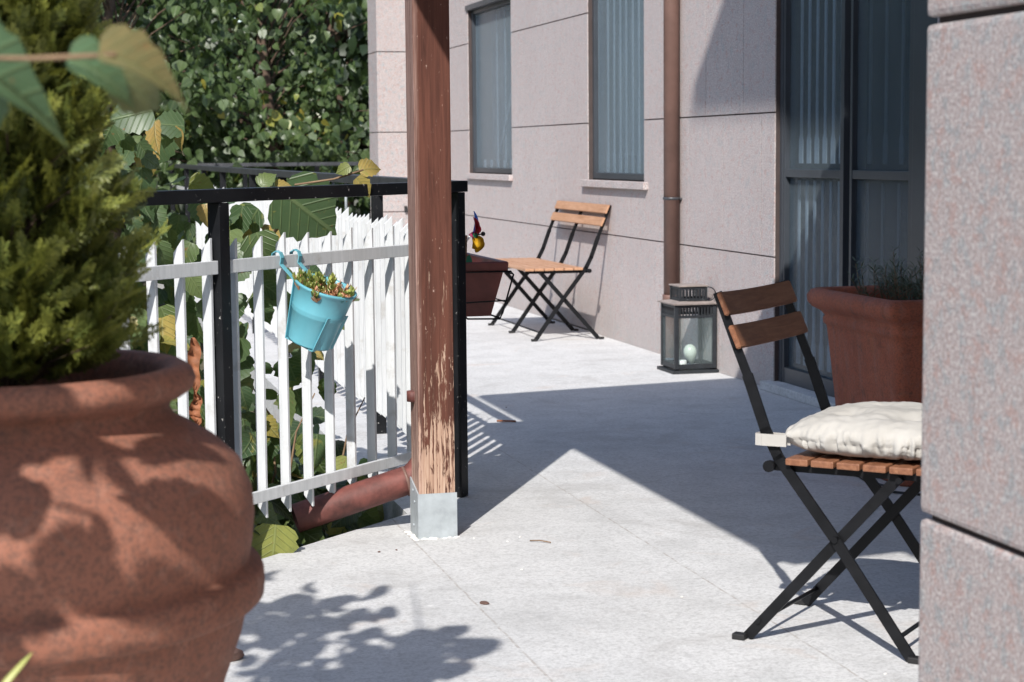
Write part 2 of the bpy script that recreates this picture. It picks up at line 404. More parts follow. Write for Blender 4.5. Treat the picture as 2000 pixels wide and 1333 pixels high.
def cloud(name, mat, P, D, N, size, tmpl, rnds, parent=None, solid=0):
    """P positions (n,3), D tip directions, N approx normals"""
    V, F, UV = tmpl; P = np.asarray(P, float); n = len(P)
    kz = np.random.default_rng(n).uniform(-.4, 2.4, n) if mat in ('tree_leaf', 'vine_leaf', 'ivy', 'near_leaf') else np.ones(n)
    kx = np.random.default_rng(n+1).uniform(.78, 1.12, n) if mat in ('tree_leaf', 'vine_leaf', 'ivy') else np.ones(n)
    tw = np.random.default_rng(n+2).uniform(-.5, .5, n) if mat in ('vine_leaf', 'ivy') else np.zeros(n)
    D = np.asarray(D, float); D = D/np.linalg.norm(D, axis=1)[:, None]
    N = np.asarray(N, float); N = N - (N*D).sum(1)[:, None]*D; N /= (np.linalg.norm(N, axis=1)[:, None]+1e-9)
    X = np.cross(D, N); size = np.broadcast_to(np.asarray(size, float), (n,))
    W = P[:, None, :] + size[:, None, None]*(kx[:, None, None]*V[None, :, 0:1]*X[:, None, :] + V[None, :, 1:2]*D[:, None, :] + (kz[:, None]*V[None, :, 2]+tw[:, None]*V[None, :, 0]*V[None, :, 1])[:, :, None]*N[:, None, :])
    nv = len(V); me = bpy.data.meshes.new(name)
    cnt = np.array([len(f) for f in F]); idx = np.concatenate([np.array(f) for f in F])
    allidx = (idx[None, :] + (np.arange(n)*nv)[:, None]).ravel()
    tot = np.tile(cnt, n); start = np.concatenate([[0], np.cumsum(tot)[:-1]])
    me.vertices.add(n*nv); me.vertices.foreach_set('co', W.astype(np.float32).ravel())
    me.loops.add(len(allidx)); me.loops.foreach_set('vertex_index', allidx.astype(np.int32))
    me.polygons.add(len(tot)); me.polygons.foreach_set('loop_start', start.astype(np.int32)); me.polygons.foreach_set('loop_total', tot.astype(np.int32))
    me.update(calc_edges=True)
    me.polygons.foreach_set('use_smooth', np.ones(len(tot), bool))
    a = me.attributes.new('rnd', 'FLOAT', 'FACE'); vv_ = np.repeat(np.asarray(rnds, float), len(F))
    if mat == 'thuja': vv_ = np.clip(vv_+np.random.default_rng(1).uniform(-.22, .25, len(vv_)), 0, 1)
    a.data.foreach_set('value', vv_.astype(np.float32))
    a = me.attributes.new('luv', 'FLOAT_VECTOR', 'POINT'); a.data.foreach_set('vector', np.tile(UV, (n, 1)).astype(np.float32).ravel())
    me.materials.append(MAT[mat]); o = bpy.data.objects.new(name, me); COL.objects.link(o)
    if parent is not None: o.parent = parent
    return o
rng = np.random.default_rng(11)

# ================================================================== SETTING
# earth all round, below the terrace
g = MB(); g.box((-400, -400, -.9), (400, 500, -.45)); tag(g.build('ground', 'earth'), kind='structure')
# terrace slab with a 45 degree edge; P0 is the corner of the two fences
g = MB()
c0 = [(-9, -4.65), (.549, 4.919), (1.06, 5.43), (1.06, 18.2), (3.6, 18.2), (3.6, -6), (-9, -6)]
g.poly([(x, y, -.16) for x, y in c0], .16, (0, 0, 1)); tag(g.build('terrace', 'concrete'), kind='structure')

# ================================================================== HOUSE
FX = 3.22
house = thing('house', 'pinkish grey stone clad house with narrow dark windows running along the terrace', 'house', (FX, 10, 0))
def HL(x, y, z): return (x-FX, y-10, z)
OPEN = [(12.52, 13.84, .93, 2.16), (9.63, 10.69, .92, 2.16), (6.25, 7.787, .0, 2.3)]
COURSE = [(0, .603), (.603, 1.253), (1.253, 1.905), (1.905, 2.557), (2.557, 3.21), (3.21, 3.86)]
joints = {0: [7.95+.5*k for k in range(-9, 15)], 1: [7.945+.489*k for k in range(-9, 15)], 2: [8.17+.5*k for k in range(-9, 15)],
          3: [8.42+.5*k for k in range(-9, 15)], 4: [8.17+.5*k for k in range(-9, 15)], 5: [8.42+.5*k for k in range(-9, 15)]}
Y0, Y1 = 3.5, 15.0
def rndattr(o, seed):
    me = o.data; rr = random.Random(seed); vals = {}
    a = me.attributes.new('rnd', 'FLOAT', 'FACE')
    # one value per connected island, via rounded course/joint cell stored earlier
    bm = bmesh.new(); bm.from_mesh(me); bm.faces.ensure_lookup_table(); seen = [None]*len(bm.faces)
    for f in bm.faces:
        if seen[f.index] is None:
            v = rr.random(); st = [f]; seen[f.index] = v
            while st:
                q = st.pop()
                for e in q.edges:
                    for k in e.link_faces:
                        if seen[k.index] is None: seen[k.index] = v; st.append(k)
    a.data.foreach_set('value', np.array(seen, np.float32)); bm.free()
m = MB(); GAP = .0035
for ci, (z0, z1) in enumerate(COURSE):
    cuts = sorted([Y0, Y1] + [j for j in joints[ci] if Y0+.05 < j < Y1-.05] + [e for o in OPEN if o[2] < z1 and o[3] > z0 for e in o[:2]])
    for a, b in zip(cuts, cuts[1:]):
        if b-a < .004: continue
        ga = .0022 if (7.8 < a < 8.8 and ci in (1, 2)) else .0004
        gb = .0022 if (7.8 < b < 8.8 and ci in (1, 2)) else .0004
        segs = [(z0, z1)]
        for o in OPEN:
            if a >= o[0]-1e-6 and b <= o[1]+1e-6:
                ns = []
                for s0, s1 in segs:
                    if o[2] > s0: ns.append((s0, min(s1, o[2])))
                    if o[3] < s1: ns.append((max(s0, o[3]), s1))
                segs = [s for s in ns if s[1]-s[0] > .01]
        for s0, s1 in segs:
            m.box(HL(FX, a+ga, s0+(GAP if s0 > 0 else .001)), HL(FX+.03, b-gb, s1-GAP), bev=.0008)
# return that steps out at the far end, and its end face
wl = m.build('wall', 'stone', house); rndattr(wl, 3)
m = MB()
for ci, (z0, z1) in enumerate(COURSE):
    m.box(HL(2.73, 15.0, z0+(GAP if z0 else .001)), HL(FX-.004, 15.4, z1-GAP), bev=.0025)
wl = m.build('corner_cladding', 'wing_stone', house); rndattr(wl, 9)  # darker stone colour here makes up for the return catching more sun
m = MB()
for ci_, y_ in ((2, 8.67), (2, 8.17), (1, 8.434), (1, 7.945)):
    m.box(HL(FX+.0012, y_-.0022, COURSE[ci_][0]+.01), HL(FX+.0058, y_+.0022, COURSE[ci_][1]-.01))
ys = sorted({Y0, Y1} | {e for o in OPEN for e in o[:2]})
for a, b in zip(ys, ys[1:]):
    o = next((o for o in OPEN if a >= o[0]-1e-6 and b <= o[1]+1e-6), None)
    if o is None: m.box(HL(FX+.006, a, 0), HL(FX+.35, b, 3.9))
    else:
        if o[2] > 0: m.box(HL(FX+.006, a, 0), HL(FX+.35, b, o[2]-.002))
        m.box(HL(FX+.006, a, o[3]+.002), HL(FX+.35, b, 3.9))
m.box(HL(2.745, 15.015, 0), HL(3.5, 15.385, 3.9)); m.box(HL(FX+.05, 3.3, 3.9), HL(9, 15.4, 3.98))
m.box(HL(3.6, 15.3, 0), HL(9, 15.4, 3.9)); m.box(HL(8.9, 3.3, 0), HL(9, 15.3, 3.9)); m.box(HL(FX+.05, 3.3, 0), HL(8.9, 3.45, 3.9))
m.build('wall_core', 'mortar', house)
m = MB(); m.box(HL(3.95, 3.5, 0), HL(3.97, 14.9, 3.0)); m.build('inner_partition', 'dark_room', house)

def bottle_bars(par, ys, z0, z1, x, flip=False, mt='blind'):
    for y in ys:
        b = MB(); b.bar(HL(x, y, z0+.10), HL(x, y, z1), .020, .006, (1, 0, 0))
        sgn = -1 if flip else 1; zb = z0+.005
        pr = [(-.008, .13), (.008, .13), (.019, .10), (.019, 0), (-.019, 0), (-.019, .10)]
        b.poly([HL(x-.004, y+p, zb+q) for p, q in pr], .006, (1, 0, 0)); b.build('blind_strip', mt, par)
def frame_boxes(mm, y0, y1, z0, z1, x0, x1, t, tb=None):
    tb = tb or t
    mm.box(HL(x0, y0, z0), HL(x1, y0+t, z1), bev=.002); mm.box(HL(x0, y1-t, z0), HL(x1, y1, z1), bev=.002)
    mm.box(HL(x0, y0+t, z0), HL(x1, y1-t, z0+tb), bev=.002); mm.box(HL(x0, y0+t, z1-t), HL(x1, y1-t, z1), bev=.002)
for wi, (a, b, z0, z1) in enumerate(OPEN[:2]):
    m = MB(); frame_boxes(m, a+.003, b-.003, z0+.003, z1-.003, FX+.03, FX+.09, .035)
    fr = m.build('window', 'frame_metal', house)
    tag(fr, label=('narrow window with pale folded screen and torn hem' if wi == 0 else 'narrow window with straight pale blind strips behind blue grey glass'))
    m = MB(); m.box(HL(FX+.055, a+.039, z0+.039), HL(FX+.060, b-.039, z1-.039)); m.build('pane', 'screened_glass', fr)
    m = MB(); m.box(HL(FX-.028, a-.07 if wi else a-.02, z0-.045), HL(FX+.029, b+.08 if wi else b+.02, z0-.004), bev=.003)
    s_ = m.build('sill', 'stone', fr); rndattr(s_, 8)
    # curtain behind
    m = MB(); n = 60; x = FX+.20
    prev = None
    for i in range(n+1):
        y = a+.04+(b-a-.08)*i/n; xx = x+.030*math.sin(i*.9)+.010*math.sin(i*2.3)
        zb = z0+(.12 if wi == 0 else .14)+(.03*math.sin(i*1.7) if wi == 0 else 0)
        cur = (m.bm.verts.new(HL(xx, y, zb)), m.bm.verts.new(HL(xx, y, z1-.04)))
        if prev: f = m.bm.faces.new((prev[0], cur[0], cur[1], prev[1])); f.smooth = True
        prev = cur
    m.build('curtain', 'curtain', fr)
    if wi == 1: bottle_bars(fr, [9.76, 9.86, 9.97, 10.08, 10.20, 10.31, 10.43, 10.55], z0+.035, z1-.04, FX+.085)
    else:
        bottle_bars(fr, [13.08, 13.32], z0+.035, z1-.04, FX+.10)
        m = MB(); pts = [HL(FX+.085, 12.60+.62*t**1.8, 2.1-1.02*t) for t in np.linspace(0, 1, 14)]
        m.tube(pts, .008, 6); m.build('screen_fold', 'blind', fr)
        for k in range(6):
            m = MB(); m.box(HL(FX+.075, 12.60+k*.2, z0+.04), HL(FX+.08, 12.66+k*.2, z0+.10)); m.build('hem_tab', 'blind', fr)
        m = MB(); m.box(HL(FX-.012, a-.03, z1-.01), HL(FX+.028, b+.03, z1+.03), bev=.003); m.build('blind_box', 'frame_metal', fr)
# door: two leaves with transoms
a, b = 6.26, 7.78; m = MB()
X0, X1 = FX+.022, FX+.085
m.box(HL(X0, a, .035), HL(X1, a+.222, 2.28), bev=.003); m.box(HL(X0, b-.03, .035), HL(X1, b, 2.28), bev=.003)
m.box(HL(X0, a+.222, 2.23), HL(X1, b-.03, 2.28), bev=.003)
door = m.build('door', 'frame_metal', house); tag(door, label='tall glazed double door in dark grey frame')
for (p, q) in ((7.11, 7.75), (6.485, 7.05)):
    m = MB(); t = .035; x0, x1 = FX+.026, FX+.075
    m.box(HL(x0, p, .04), HL(x1, p+t, 2.23), bev=.002); m.box(HL(x0, q-t*.6, .04), HL(x1, q, 2.23), bev=.002)
    for zz0, zz1 in ((.04, .11), (.965, 1.0), (2.19, 2.23)): m.box(HL(x0+.002, p+t, zz0), HL(x1-.002, q-t*.6, zz1), bev=.002)
    m.build('door_leaf', 'frame_metal', door)
    m = MB(); m.box(HL(FX+.048, p+t, .11), HL(FX+.053, q-t*.6, .965)); m.build('lower_pane', 'door_glass', door)
    m = MB(); m.box(HL(FX+.048, p+t, 1.0), HL(FX+.053, q-t*.6, 2.19)); m.build('upper_pane', 'door_glass', door)
    ysb = [p+.075+k*(q-p-.13)/6 for k in range(7)]
    bm_ = 'blind' if p > 7 else 'blind_dark'
    bottle_bars(door, ysb[::1 if p > 7 else 2], 1.02, 2.19, FX+.09, mt=bm_); bottle_bars(door, [y+.02 for y in ysb][::1 if p > 7 else 2], .12, .95, FX+.09, mt=bm_)
m = MB(); m.box(HL(FX+.052, 7.05, .04), HL(FX+.10, 7.11, 2.23), bev=.003); m.build('meeting_stile', 'frame_metal', door)
m = MB(); m.box(HL(FX-.05, 6.3, .001), HL(FX+.35, 7.83, .04), bev=.004); m.build('threshold', 'concrete', house)

# near wing of the house
wing = thing('building_wing', 'close blurred corner of a pink grey stone wall at the right edge', 'wall', (1.127, 2.22, 0))
m = MB()
for ci in range(11):
    z0 = 0 if ci == 0 else .603+.65*(ci-1); z1 = .603+.65*ci
    m.box((0, -3.8, z0-(.0 if ci else -.001)+.0045), (2.1, 0, z1-.0045), bev=.008)
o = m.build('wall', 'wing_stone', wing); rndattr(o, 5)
m = MB(); m.box((.013, -3.78, 0), (2.08, -.013, 7.0)); m.build('wall_core', 'mortar', wing)
m = MB(); m.box((-1.16, -4.2, 7.0), (2.6, .61, 7.14)); m.build('eave', 'roof_tile', wing)

# drainpipe on the facade
dp = thing('drainpipe', 'straight brown drainpipe on the stone wall behind the lantern', 'drainpipe', (3.175, 9.05, 0))
def gy(p): return p
m = MB(); m.tube([(0, 0, .33), (0, 0, 3.9)], .041, 20); m.build('pipe', 'pipe_brown', dp)
m = MB(); m.tube([(0, 0, .018), (0, 0, .33), (0, 0, .345)], [.047, .047, .047], 20); m.build('socket', 'pipe_brown', dp)
m = MB(); m.tube([(0, 0, .834), (0, 0, .837), (0, 0, .845), (0, 0, .848)], [.043, .046, .046, .043], 20, False)
m.bar((.035, -.03, .84), (.055, -.035, .84), .010, .008); m.build('clamp', 'rail_metal', dp)

# canopy over the door, held by the wooden post
can = thing('canopy', 'wooden lean-to canopy over the terrace door', 'canopy', (1.08, 4, 0))
def cz(x): return 2.25+.19*(x-.607)
m = MB()
ex, fx, ya, yb = .607, 3.215, 2.12, 5.61
m.poly([(ex-1.08, ya-4, cz(ex)), (fx-1.08, ya-4, cz(fx)), (fx-1.08, ya-4, cz(fx)+.05), (ex-1.08, ya-4, cz(ex)+.05)], yb-ya, (0, 1, 0))
m.build('roof', 'roof_wood', can)
for k in range(6):
    y = ya+.05+(yb-ya-.16)*k/5-4; m = MB()
    m.poly([(ex+.06-1.08, y, cz(ex+.06)-.002), (fx-1.08, y, cz(fx)-.002), (fx-1.08, y, cz(fx)-.09), (ex+.06-1.08, y, cz(ex+.06)-.09)], .06, (0, 1, 0)); m.build('rafter', 'roof_wood', can)
m = MB(); m.box((-.05, ya-4, 2.14), (.047, yb-4-.02, 2.245), bev=.004); m.build('beam', 'roof_wood', can)
m = MB(); m.box((1.02, yb-4-.3, 2.40), (1.10, yb-4+.09, 2.47), bev=.004); m.build('beam_end', 'roof_wood', can)

post = thing('wooden_post', 'weathered red brown square timber post with peeling paint and zinc shoe', 'post', (1.0225, 5.062, 0))
m = MB(); m.box((0, 0, .02), (.1045, .107, 2.137), bev=.003); m.build('timber', 'post_wood', post)
m = MB(); m.box((-.004, -.004, 0), (.1085, -.0005, .128)); m.poly([(-.004, -.0005, 0), (-.0005, -.0005, 0), (-.0005, .110, 0), (-.004, .110, 0)], .001, (0, 0, 1))
m.poly([(-.0045, -.0005, 0), (-.0045, .110, 0), (-.0045, .110, .16), (-.0045, -.0005, .128)], .004, (1, 0, 0))
sh = m.build('metal_shoe', 'zinc', post)
for y, z in ((.04, .10), (.055, .03), (.06, .13)):
    m = MB(); m.tube([(-.0045, y, z), (-.0075, y, z)], .004, 8); m.build('nail', 'zinc', sh)
m = MB(); rr = random.Random(4)
for k in range(70):
    t = rr.random()*.135-.02; s_ = rr.uniform(.002, .008)
    x, y = (t, -.006-rr.random()*.014) if rr.random() < .7 else (-.008-rr.random()*.012, t)
    r0 = bmesh.ops.create_icosphere(m.bm, subdivisions=1, radius=s_); bmesh.ops.transform(m.bm, matrix=Matrix.Translation((x, y, .0005)) @ Matrix.Diagonal((1, 1, .5, 1)), verts=r0['verts'])
m.build('mortar_bead', 'putty', post)

# downpipe running beside the post and out under the fence
pp = thing('downpipe', 'red brown downpipe with elbow running out under the white fence', 'drainpipe', (1.083, 5.212, 0))
m = MB(); pts = [(0, 0, 2.2), (0, 0, .40), (0, 0, .25)]
for k in range(1, 9):
    an = k/8*rad(73); pts.append((-.12*(1-math.cos(an)), 0, .25-.12*math.sin(an)))
m.tube(pts, .039, 20)
ex_, ez_ = pts[-1][0], pts[-1][2]; m.build('pipe', 'pipe_red', pp)
m = MB(); m.tube([(ex_+.02, 0, ez_+.008), (ex_-.31, -.01, ez_-.085)], [.0425, .0425], 20, False)
m.build('outlet', 'pipe_red', pp)
m = MB(); m.tube([(ex_+.012, 0, ez_+.004), (ex_+.02, 0, ez_+.006)], .0445, 20); m.build('collar', 'pipe_brown', pp)
m = MB(); m.bar((-.03, -.06, .40), (-.065, -.085, .40), .018, .01); m.tube([(-.062, -.088, .385), (-.062, -.088, .415)], .018, 12); m.build('bracket', 'pipe_red', pp)

# ================================================================== FENCES
sq = math.sqrt(.5)
def picket(par, c, sdir, ndir, z0, z1, wd=.030, th=.010, cut=.035, rr=random):
    s = Vector(sdir); n = Vector(ndir); c = Vector(c)
    pts = [(-wd/2, z0), (wd/2, z0+cut*.9), (wd/2, z1-cut), (-wd/2, z1)]
    lean = rr.uniform(-.002, .002)
    # the wide side stands across the fence line; x=-wd/2 edge is the tall one, flush with the bars
    q = [c-n*(x+wd/2)+s*lean*z*2+Vector((0, 0, z)) for x, z in pts]
    m = MB(); m.poly([p-s*th/2 for p in q], th, s)
    es = list(m.bm.edges); bmesh.ops.bevel(m.bm, geom=es, offset=.0012, segments=1, affect='EDGES')
    return m.build('picket', 'white_paint', par)
fence = thing('near_fence', 'white picket fence under a black handrail holding the turquoise bucket', 'fence', (1.275, 5.66, 0))
sd = (-sq, -sq, 0); nd = (sq, -sq, 0)
def FP(s, n, z): return (sd[0]*s+nd[0]*n, sd[1]*s+nd[1]*n, z)
rr = random.Random(2)
RZ = Matrix(((sd[0], nd[0], 0, 0), (sd[1], nd[1], 0, 0), (0, 0, 1, 0), (0, 0, 0, 1)))
m = MB(); m.box((-.035, -.022, .965), (3.6, .022, 1.0), RZ, .003); m.build('handrail', 'black_metal', fence)
for s in (0.0, 1.155, 2.31, 3.46):
    m = MB(); m.box((s-.02, -.02, 0 if s < .5 else -.30), (s+.02, .02, .964), RZ, .002); m.build('post', 'black_metal', fence)
for a, b in ((.09, 1.133), (1.177, 2.288), (2.332, 3.44)):
    for z0, z1 in ((.780, .815), (.154, .186)):
        m = MB(); m.box((a, .001, z0), (b, .014, z1), RZ, .0015); m.build('cross_bar', 'white_paint', fence)
k = 0; s = .04
while s < 3.4:
    if min(abs(s-p) for p in (0, 1.155, 2.31)) > .03:
        picket(fence, FP(s, 0, 0), Vector(sd), Vector(nd), .103+rr.uniform(-.004, .004), .873+rr.uniform(-.005, .005), rr=rr)
    s += .1045
side = thing('side_fence', 'long white picket fence with black handrail along the far walkway', 'fence', (1.275, 5.66, 0))
m = MB(); m.box((-.022, .03, .965), (.022, 12.4, 1.0), bev=.003); m.build('handrail', 'rail_metal', side)
for y in (1.39, 2.88, 4.2, 5.6, 7.42, 8.9, 10.6, 12.38):
    m = MB(); m.box((-.02, y-.02, 0), (.02, y+.02, .964), bev=.002); m.build('post', 'black_metal', side)
for z0, z1 in ((.77, .80), (.16, .19)):
    m = MB(); m.box((.0005, .05, z0), (.012, 12.3, z1)); m.build('cross_bar', 'white_paint', side)
y = .10
for k in range(96):
    picket(side, (0, y, 0), Vector((0, 1, 0)), Vector((1, 0, 0)), .075+rr.uniform(-.01, .012), .853+rr.uniform(-.013, .010), .030, .010, .03, rr=rr)
    y += .098
for y in (2.2, 2.55, 3.3, 3.7, 5.0):
    m = MB(); m.tube([(.012, y, .80), (.012, y, .964)], .006, 8); m.build('baluster', 'zinc', side)
far = thing('far_railing', 'distant black railing crossing in front of the trees beside the house corner', 'railing', (1.275, 18.06, 0))
m = MB(); m.box((.03, -.02, .965), (2.2, .02, 1.0), bev=.003); m.build('handrail', 'rail_metal', far)
for x in (.7, 1.4, 2.18):
    m = MB(); m.box((x-.02, -.02, 0), (x+.02, .02, .964)); m.build('post', 'black_metal', far)
m = MB(); m.box((.03, -.015, .06), (2.2, .015, .09)); m.build('lower_rail', 'rail_metal', far)

# ================================================================== CHAIRS
def folding(name, label, cat, loc, rz, W, frames, wood, seat_n=6):
    t = thing(name, label, cat, loc, rz)   # local: +x forward, +y across, origin = rear foot of the first frame
    for i, y in enumerate(frames):
        ed = i in (0, len(frames)-1); sg = -1 if i == 0 else (1 if i == len(frames)-1 else 0)
        yo = y
        m = MB(); pts = [(.383, .006), (.21, .248), (.077, .418), (.046, .478), (.004, .593), (-.022, .655), (-.068, .772)]
        for (x0, z0), (x1, z1) in zip(pts, pts[1:]):
            d = Vector((x1-x0, 0, z1-z0)).normalized()*.004
            top = z0 > .59
            m.bar((x0-d.x, yo, z0-d.z), (x1+d.x, yo, z1+d.z), .020 if top else .024, .005 if top else .007, (0, 1, 0))
        m.build('back_leg', 'chair_metal', t)
        yi = y+(.010 if i == 0 else -.010)
        m = MB(); m.bar((.002, yi, .006), (.356, yi, .405), .024, .007, (0, 1, 0)); m.build('front_leg', 'chair_metal', t)
        m = MB(); m.bar((.05, yi, .396), (.44, yi, .399), .018, .006, (0, 1, 0), ); m.build('seat_rail', 'chair_metal', t)
        for x, z in ((.21, .248), (.352, .390)):
            m = MB(); m.tube([(x, yo-.009, z), (x, yo+.009, z)], .007, 10); m.build('rivet', 'chair_metal', t)
        m = MB(); m.tube([(.062, yo-.009, .400), (.062, yo+.009, .400)], .008, 10)
        if ed: m.tube([(.062, yo+sg*.0091, .400), (.062, yo+sg*.022, .400)], .013, 12)
        m.build('pivot_knob', 'chair_metal', t)
        for x, dx in ((0, -.012), (.383, .010)):
            m = MB(); m.box((x-.016+dx, yo-.012, 0), (x+.014+dx, yo+.012, .014), bev=.003); m.build('foot', 'rubber', t)
    ya, yb = frames[0], frames[-1]
    for x, z in ((.03, .045), (.352, .048)):
        m = MB(); m.tube([(x, ya, z), (x, yb, z)], .005, 8); m.build('stretcher', 'chair_metal', t)
    for k in range(seat_n):
        x0 = .100+.0585*k
        m = MB(); m.box((x0, ya-.018, .4055), (x0+.0515, yb+.018, .4205), bev=.003); m.build('seat_slat', wood, t)
    for z, x in ((.748, -.058), (.676, -.030)):
        m = MB(); d = Vector((-.40, 0, .92)).normalized(); n = Vector((.92, 0, .40)).normalized()
        ns = 12; rows = []
        for j in range(ns+1):
            yy = ya-.018+(yb-ya+.036)*j/ns; bow = -.012*math.sin(math.pi*j/ns)*(1 if W < .6 else 0)
            c = Vector((x, yy, z))+n*(.010+bow)
            rows.append([m.bm.verts.new(c+d*a+n*b) for a, b in ((-.027, -.006), (.027, -.006), (.027, .006), (-.027, .006))])
        for r0, r1 in zip(rows, rows[1:]):
            for q in range(4): m.bm.faces.new((r0[q], r0[(q+1) % 4], r1[(q+1) % 4], r1[q]))
        m.bm.faces.new(rows[0]); m.bm.faces.new(rows[-1][::-1])
        bmesh.ops.recalc_face_normals(m.bm, faces=m.bm.faces)
        es = [e for e in m.bm.edges if e.calc_face_angle(0) > .6]; bmesh.ops.bevel(m.bm, geom=es, offset=.0025, segments=2, affect='EDGES')
        m.build('back_slat', wood, t)
    return t
chair = folding('folding_chair', 'brown slatted folding bistro chair with white seat cushion at the right', 'chair', (1.502, 3.787, 0), rad(-45), .366, [0, .366], 'slat_wood_brown')
bench = folding('folding_bench', 'small slatted folding bench with black crossed legs against the stone wall', 'bench', (3.142, 11.267, 0), rad(180), 1.045, [0, .522, 1.045], 'slat_wood', 6)
for c in kids(bench):
    pass

# cushion on the chair
cu = thing('seat_cushion', 'puffy white cotton cushion strapped on the folding chair', 'cushion', (1.502, 3.787, .4215), rad(-45))
bm = bmesh.new(); NX = 110; from mathutils import noise as mn
W2 = .195; H2 = .042; cx_, cy_ = .272, .183
def cush(u, v, top):
    # u,v in -1..1 square
    x = u*W2*(1-.05*v*v); y = v*.205*(1-.05*u*u)
    e = max(0, (1-abs(u)**3.2))*max(0, (1-abs(v)**3.2)); h = H2*(e**.34)
    dimp = sum(math.exp(-((u-a)**2+(v-b)**2)*26) for a in (-.36, .36) for b in (-.36, .36))
    z = H2+(h if top else -h)
    if top: z += .012*e-.016*dimp+.008*mn.noise(Vector((u*2.3, v*2.3, 2)))*e
    z += .0035*mn.noise(Vector((u*9, v*9, 1 if top else 5)))*(1 if top else .4)
    side = 1-e; ang = math.atan2(v, u); rr2 = max(abs(u), abs(v))
    q1 = mn.noise(Vector((math.cos(ang)*11, math.sin(ang)*11, 3+z*14))); q2 = mn.noise(Vector((math.cos(ang)*22, math.sin(ang)*22, 8+z*20)))
    pk = max(0, (rr2-.80)/.20)
    fold = (1-abs(q1)*2.2)*.006+(1-abs(q2)*2.2)*.0025
    k_ = 1-pk*fold*(2.2 if not top else 1.2)/.2*1.2
    x *= k_; y *= k_
    z += .006*mn.noise(Vector((u*3.5+v*1.2, v*5, 2)))*(1-abs(1-2*abs(z/H2-1)))*.5
    z += (.004*pk*(1-abs(q1)*3) if top else .006*max(0, q2)*min(1, rr2*1.2))
    return (cx_+x*(1+.03*mn.noise(Vector((v*7, 1, 0)))), cy_+y*(1+.03*mn.noise(Vector((u*7, 2, 0)))), max(z, .0))
g1 = {}
for top in (1, 0):
    for i in range(NX+1):
        for j in range(NX+1):
            u = math.sin((i/NX*2-1)*math.pi/2*.999); v = math.sin((j/NX*2-1)*math.pi/2*.999)
            if not top and (i in (0, NX) or j in (0, NX)): g1[(0, i, j)] = g1[(1, i, j)]; continue
            g1[(top, i, j)] = bm.verts.new(cush(u, v, top))
for top in (1, 0):
    for i in range(NX):
        for j in range(NX):
            f = bm.faces.new([g1[(top, i, j)], g1[(top, i+1, j)], g1[(top, i+1, j+1)], g1[(top, i, j+1)]][::(1 if top else -1)]); f.smooth = True
m = MB(); m.bm.free(); m.bm = bm; m.build('pad', 'cushion_cotton', cu)
m = MB(); prof = [(.10, -.012), (.045, -.017), (.030, -.015), (.027, 0), (.032, .013), (.10, .012)]
for (x0, y0), (x1, y1) in zip(prof, prof[1:]): m.bar((x0, y0, .036), (x1, y1, .036), .026, .0025, (y1-y0, -(x1-x0), 0))
m.build('strap', 'cushion_cotton', cu)


# ================================================================== LANTERN
lan = thing('lantern', 'black metal lantern with glass sides standing at the foot of the drainpipe', 'lantern', (3.105, 8.60, 0))
h = .108
m = MB(); m.box((-.123, -.123, 0), (.123, .123, .016), bev=.002); m.build('base', 'lantern_metal', lan)
m = MB()
for sx in (-1, 1):
    for sy in (-1, 1):
        x = sx*(h-.010); y = sy*(h-.010); m.box((x-.010, y-.010, .022), (x+.010, y+.010, .335), bev=.0015)
for sx, sy in ((1, 0), (-1, 0), (0, 1), (0, -1)):
    for z0, z1, t in ((.024, .045, .006), (.272, .284, .006)):
        c = h-.006
        if sx: m.box((sx*c-.004, -h+.0205, z0), (sx*c+.004, h-.0205, z1))
        else: m.box((-h+.0205, sy*c-.004, z0), (h-.0205, sy*c+.004, z1))
    for k in range(11):
        p = -h+.028+k*(2*h-.056)/10; c = h-.006
        if sx: m.box((sx*c-.0015, p-.0035, .284), (sx*c+.0015, p+.0035, .328))
        else: m.box((p-.0035, sy*c-.0015, .284), (p+.0035, sy*c+.0015, .328))
    c = h-.006
    if sx: m.box((sx*c-.003, -h+.0205, .322), (sx*c+.003, h-.0205, .336))
    else: m.box((-h+.0205, sy*c-.003, .322), (h-.0205, sy*c+.003, .336))
for x in (-.09, .09):
    for y in (-.09, .09): m.box((x-.008, y-.008, .0165), (x+.008, y+.008, .0215))
m.build('frame', 'lantern_metal', lan)
m = MB()
v = [m.bm.verts.new(p) for p in [(sx*s, sy*s, z) for (s, z) in ((.120, .337), (.122, .343), (.075, .352)) for sx, sy in ((-1, -1), (1, -1), (1, 1), (-1, 1))]]
for a in (0, 4):
    for k in range(4): m.bm.faces.new((v[a+k], v[a+(k+1) % 4], v[a+4+(k+1) % 4], v[a+4+k]))
m.bm.faces.new(v[:4][::-1]); m.bm.faces.new(v[8:12]); m.build('lid', 'lantern_top', lan)
m = MB(); q = .066
for sx in (-1, 1):
    for sy in (-1, 1): m.box((sx*q-.006, sy*q-.006, .3525), (sx*q+.006, sy*q+.006, .420))
for sx, sy in ((1, 0), (-1, 0), (0, 1), (0, -1)):
    for k in range(7):
        p = -q+.014+k*(2*q-.028)/6
        if sx: m.box((sx*q-.001, p-.0045, .364), (sx*q+.001, p+.0045, .410))
        else: m.box((p-.0045, sy*q-.001, .364), (p+.0045, sy*q+.001, .410))
    for z0, z1 in ((.3525, .365), (.408, .421)):
        if sx: m.box((sx*q-.003, -q+.0062, z0), (sx*q+.003, q-.0062, z1))
        else: m.box((-q+.0062, sy*q-.003, z0), (q-.0062, sy*q+.003, z1))
m.build('chimney', 'lantern_metal', lan)
m = MB(); m.box((-.077, -.077, .422), (.077, .077, .429), bev=.002); m.build('cap', 'lantern_top', lan)
m = MB(); m.tube([(.072+.040*math.cos(t), -.08*1.0+.10*math.sin(t)*0-.0, .386+.034*math.sin(t)) for t in np.linspace(-2.4, 1.6, 18)], .003, 6)
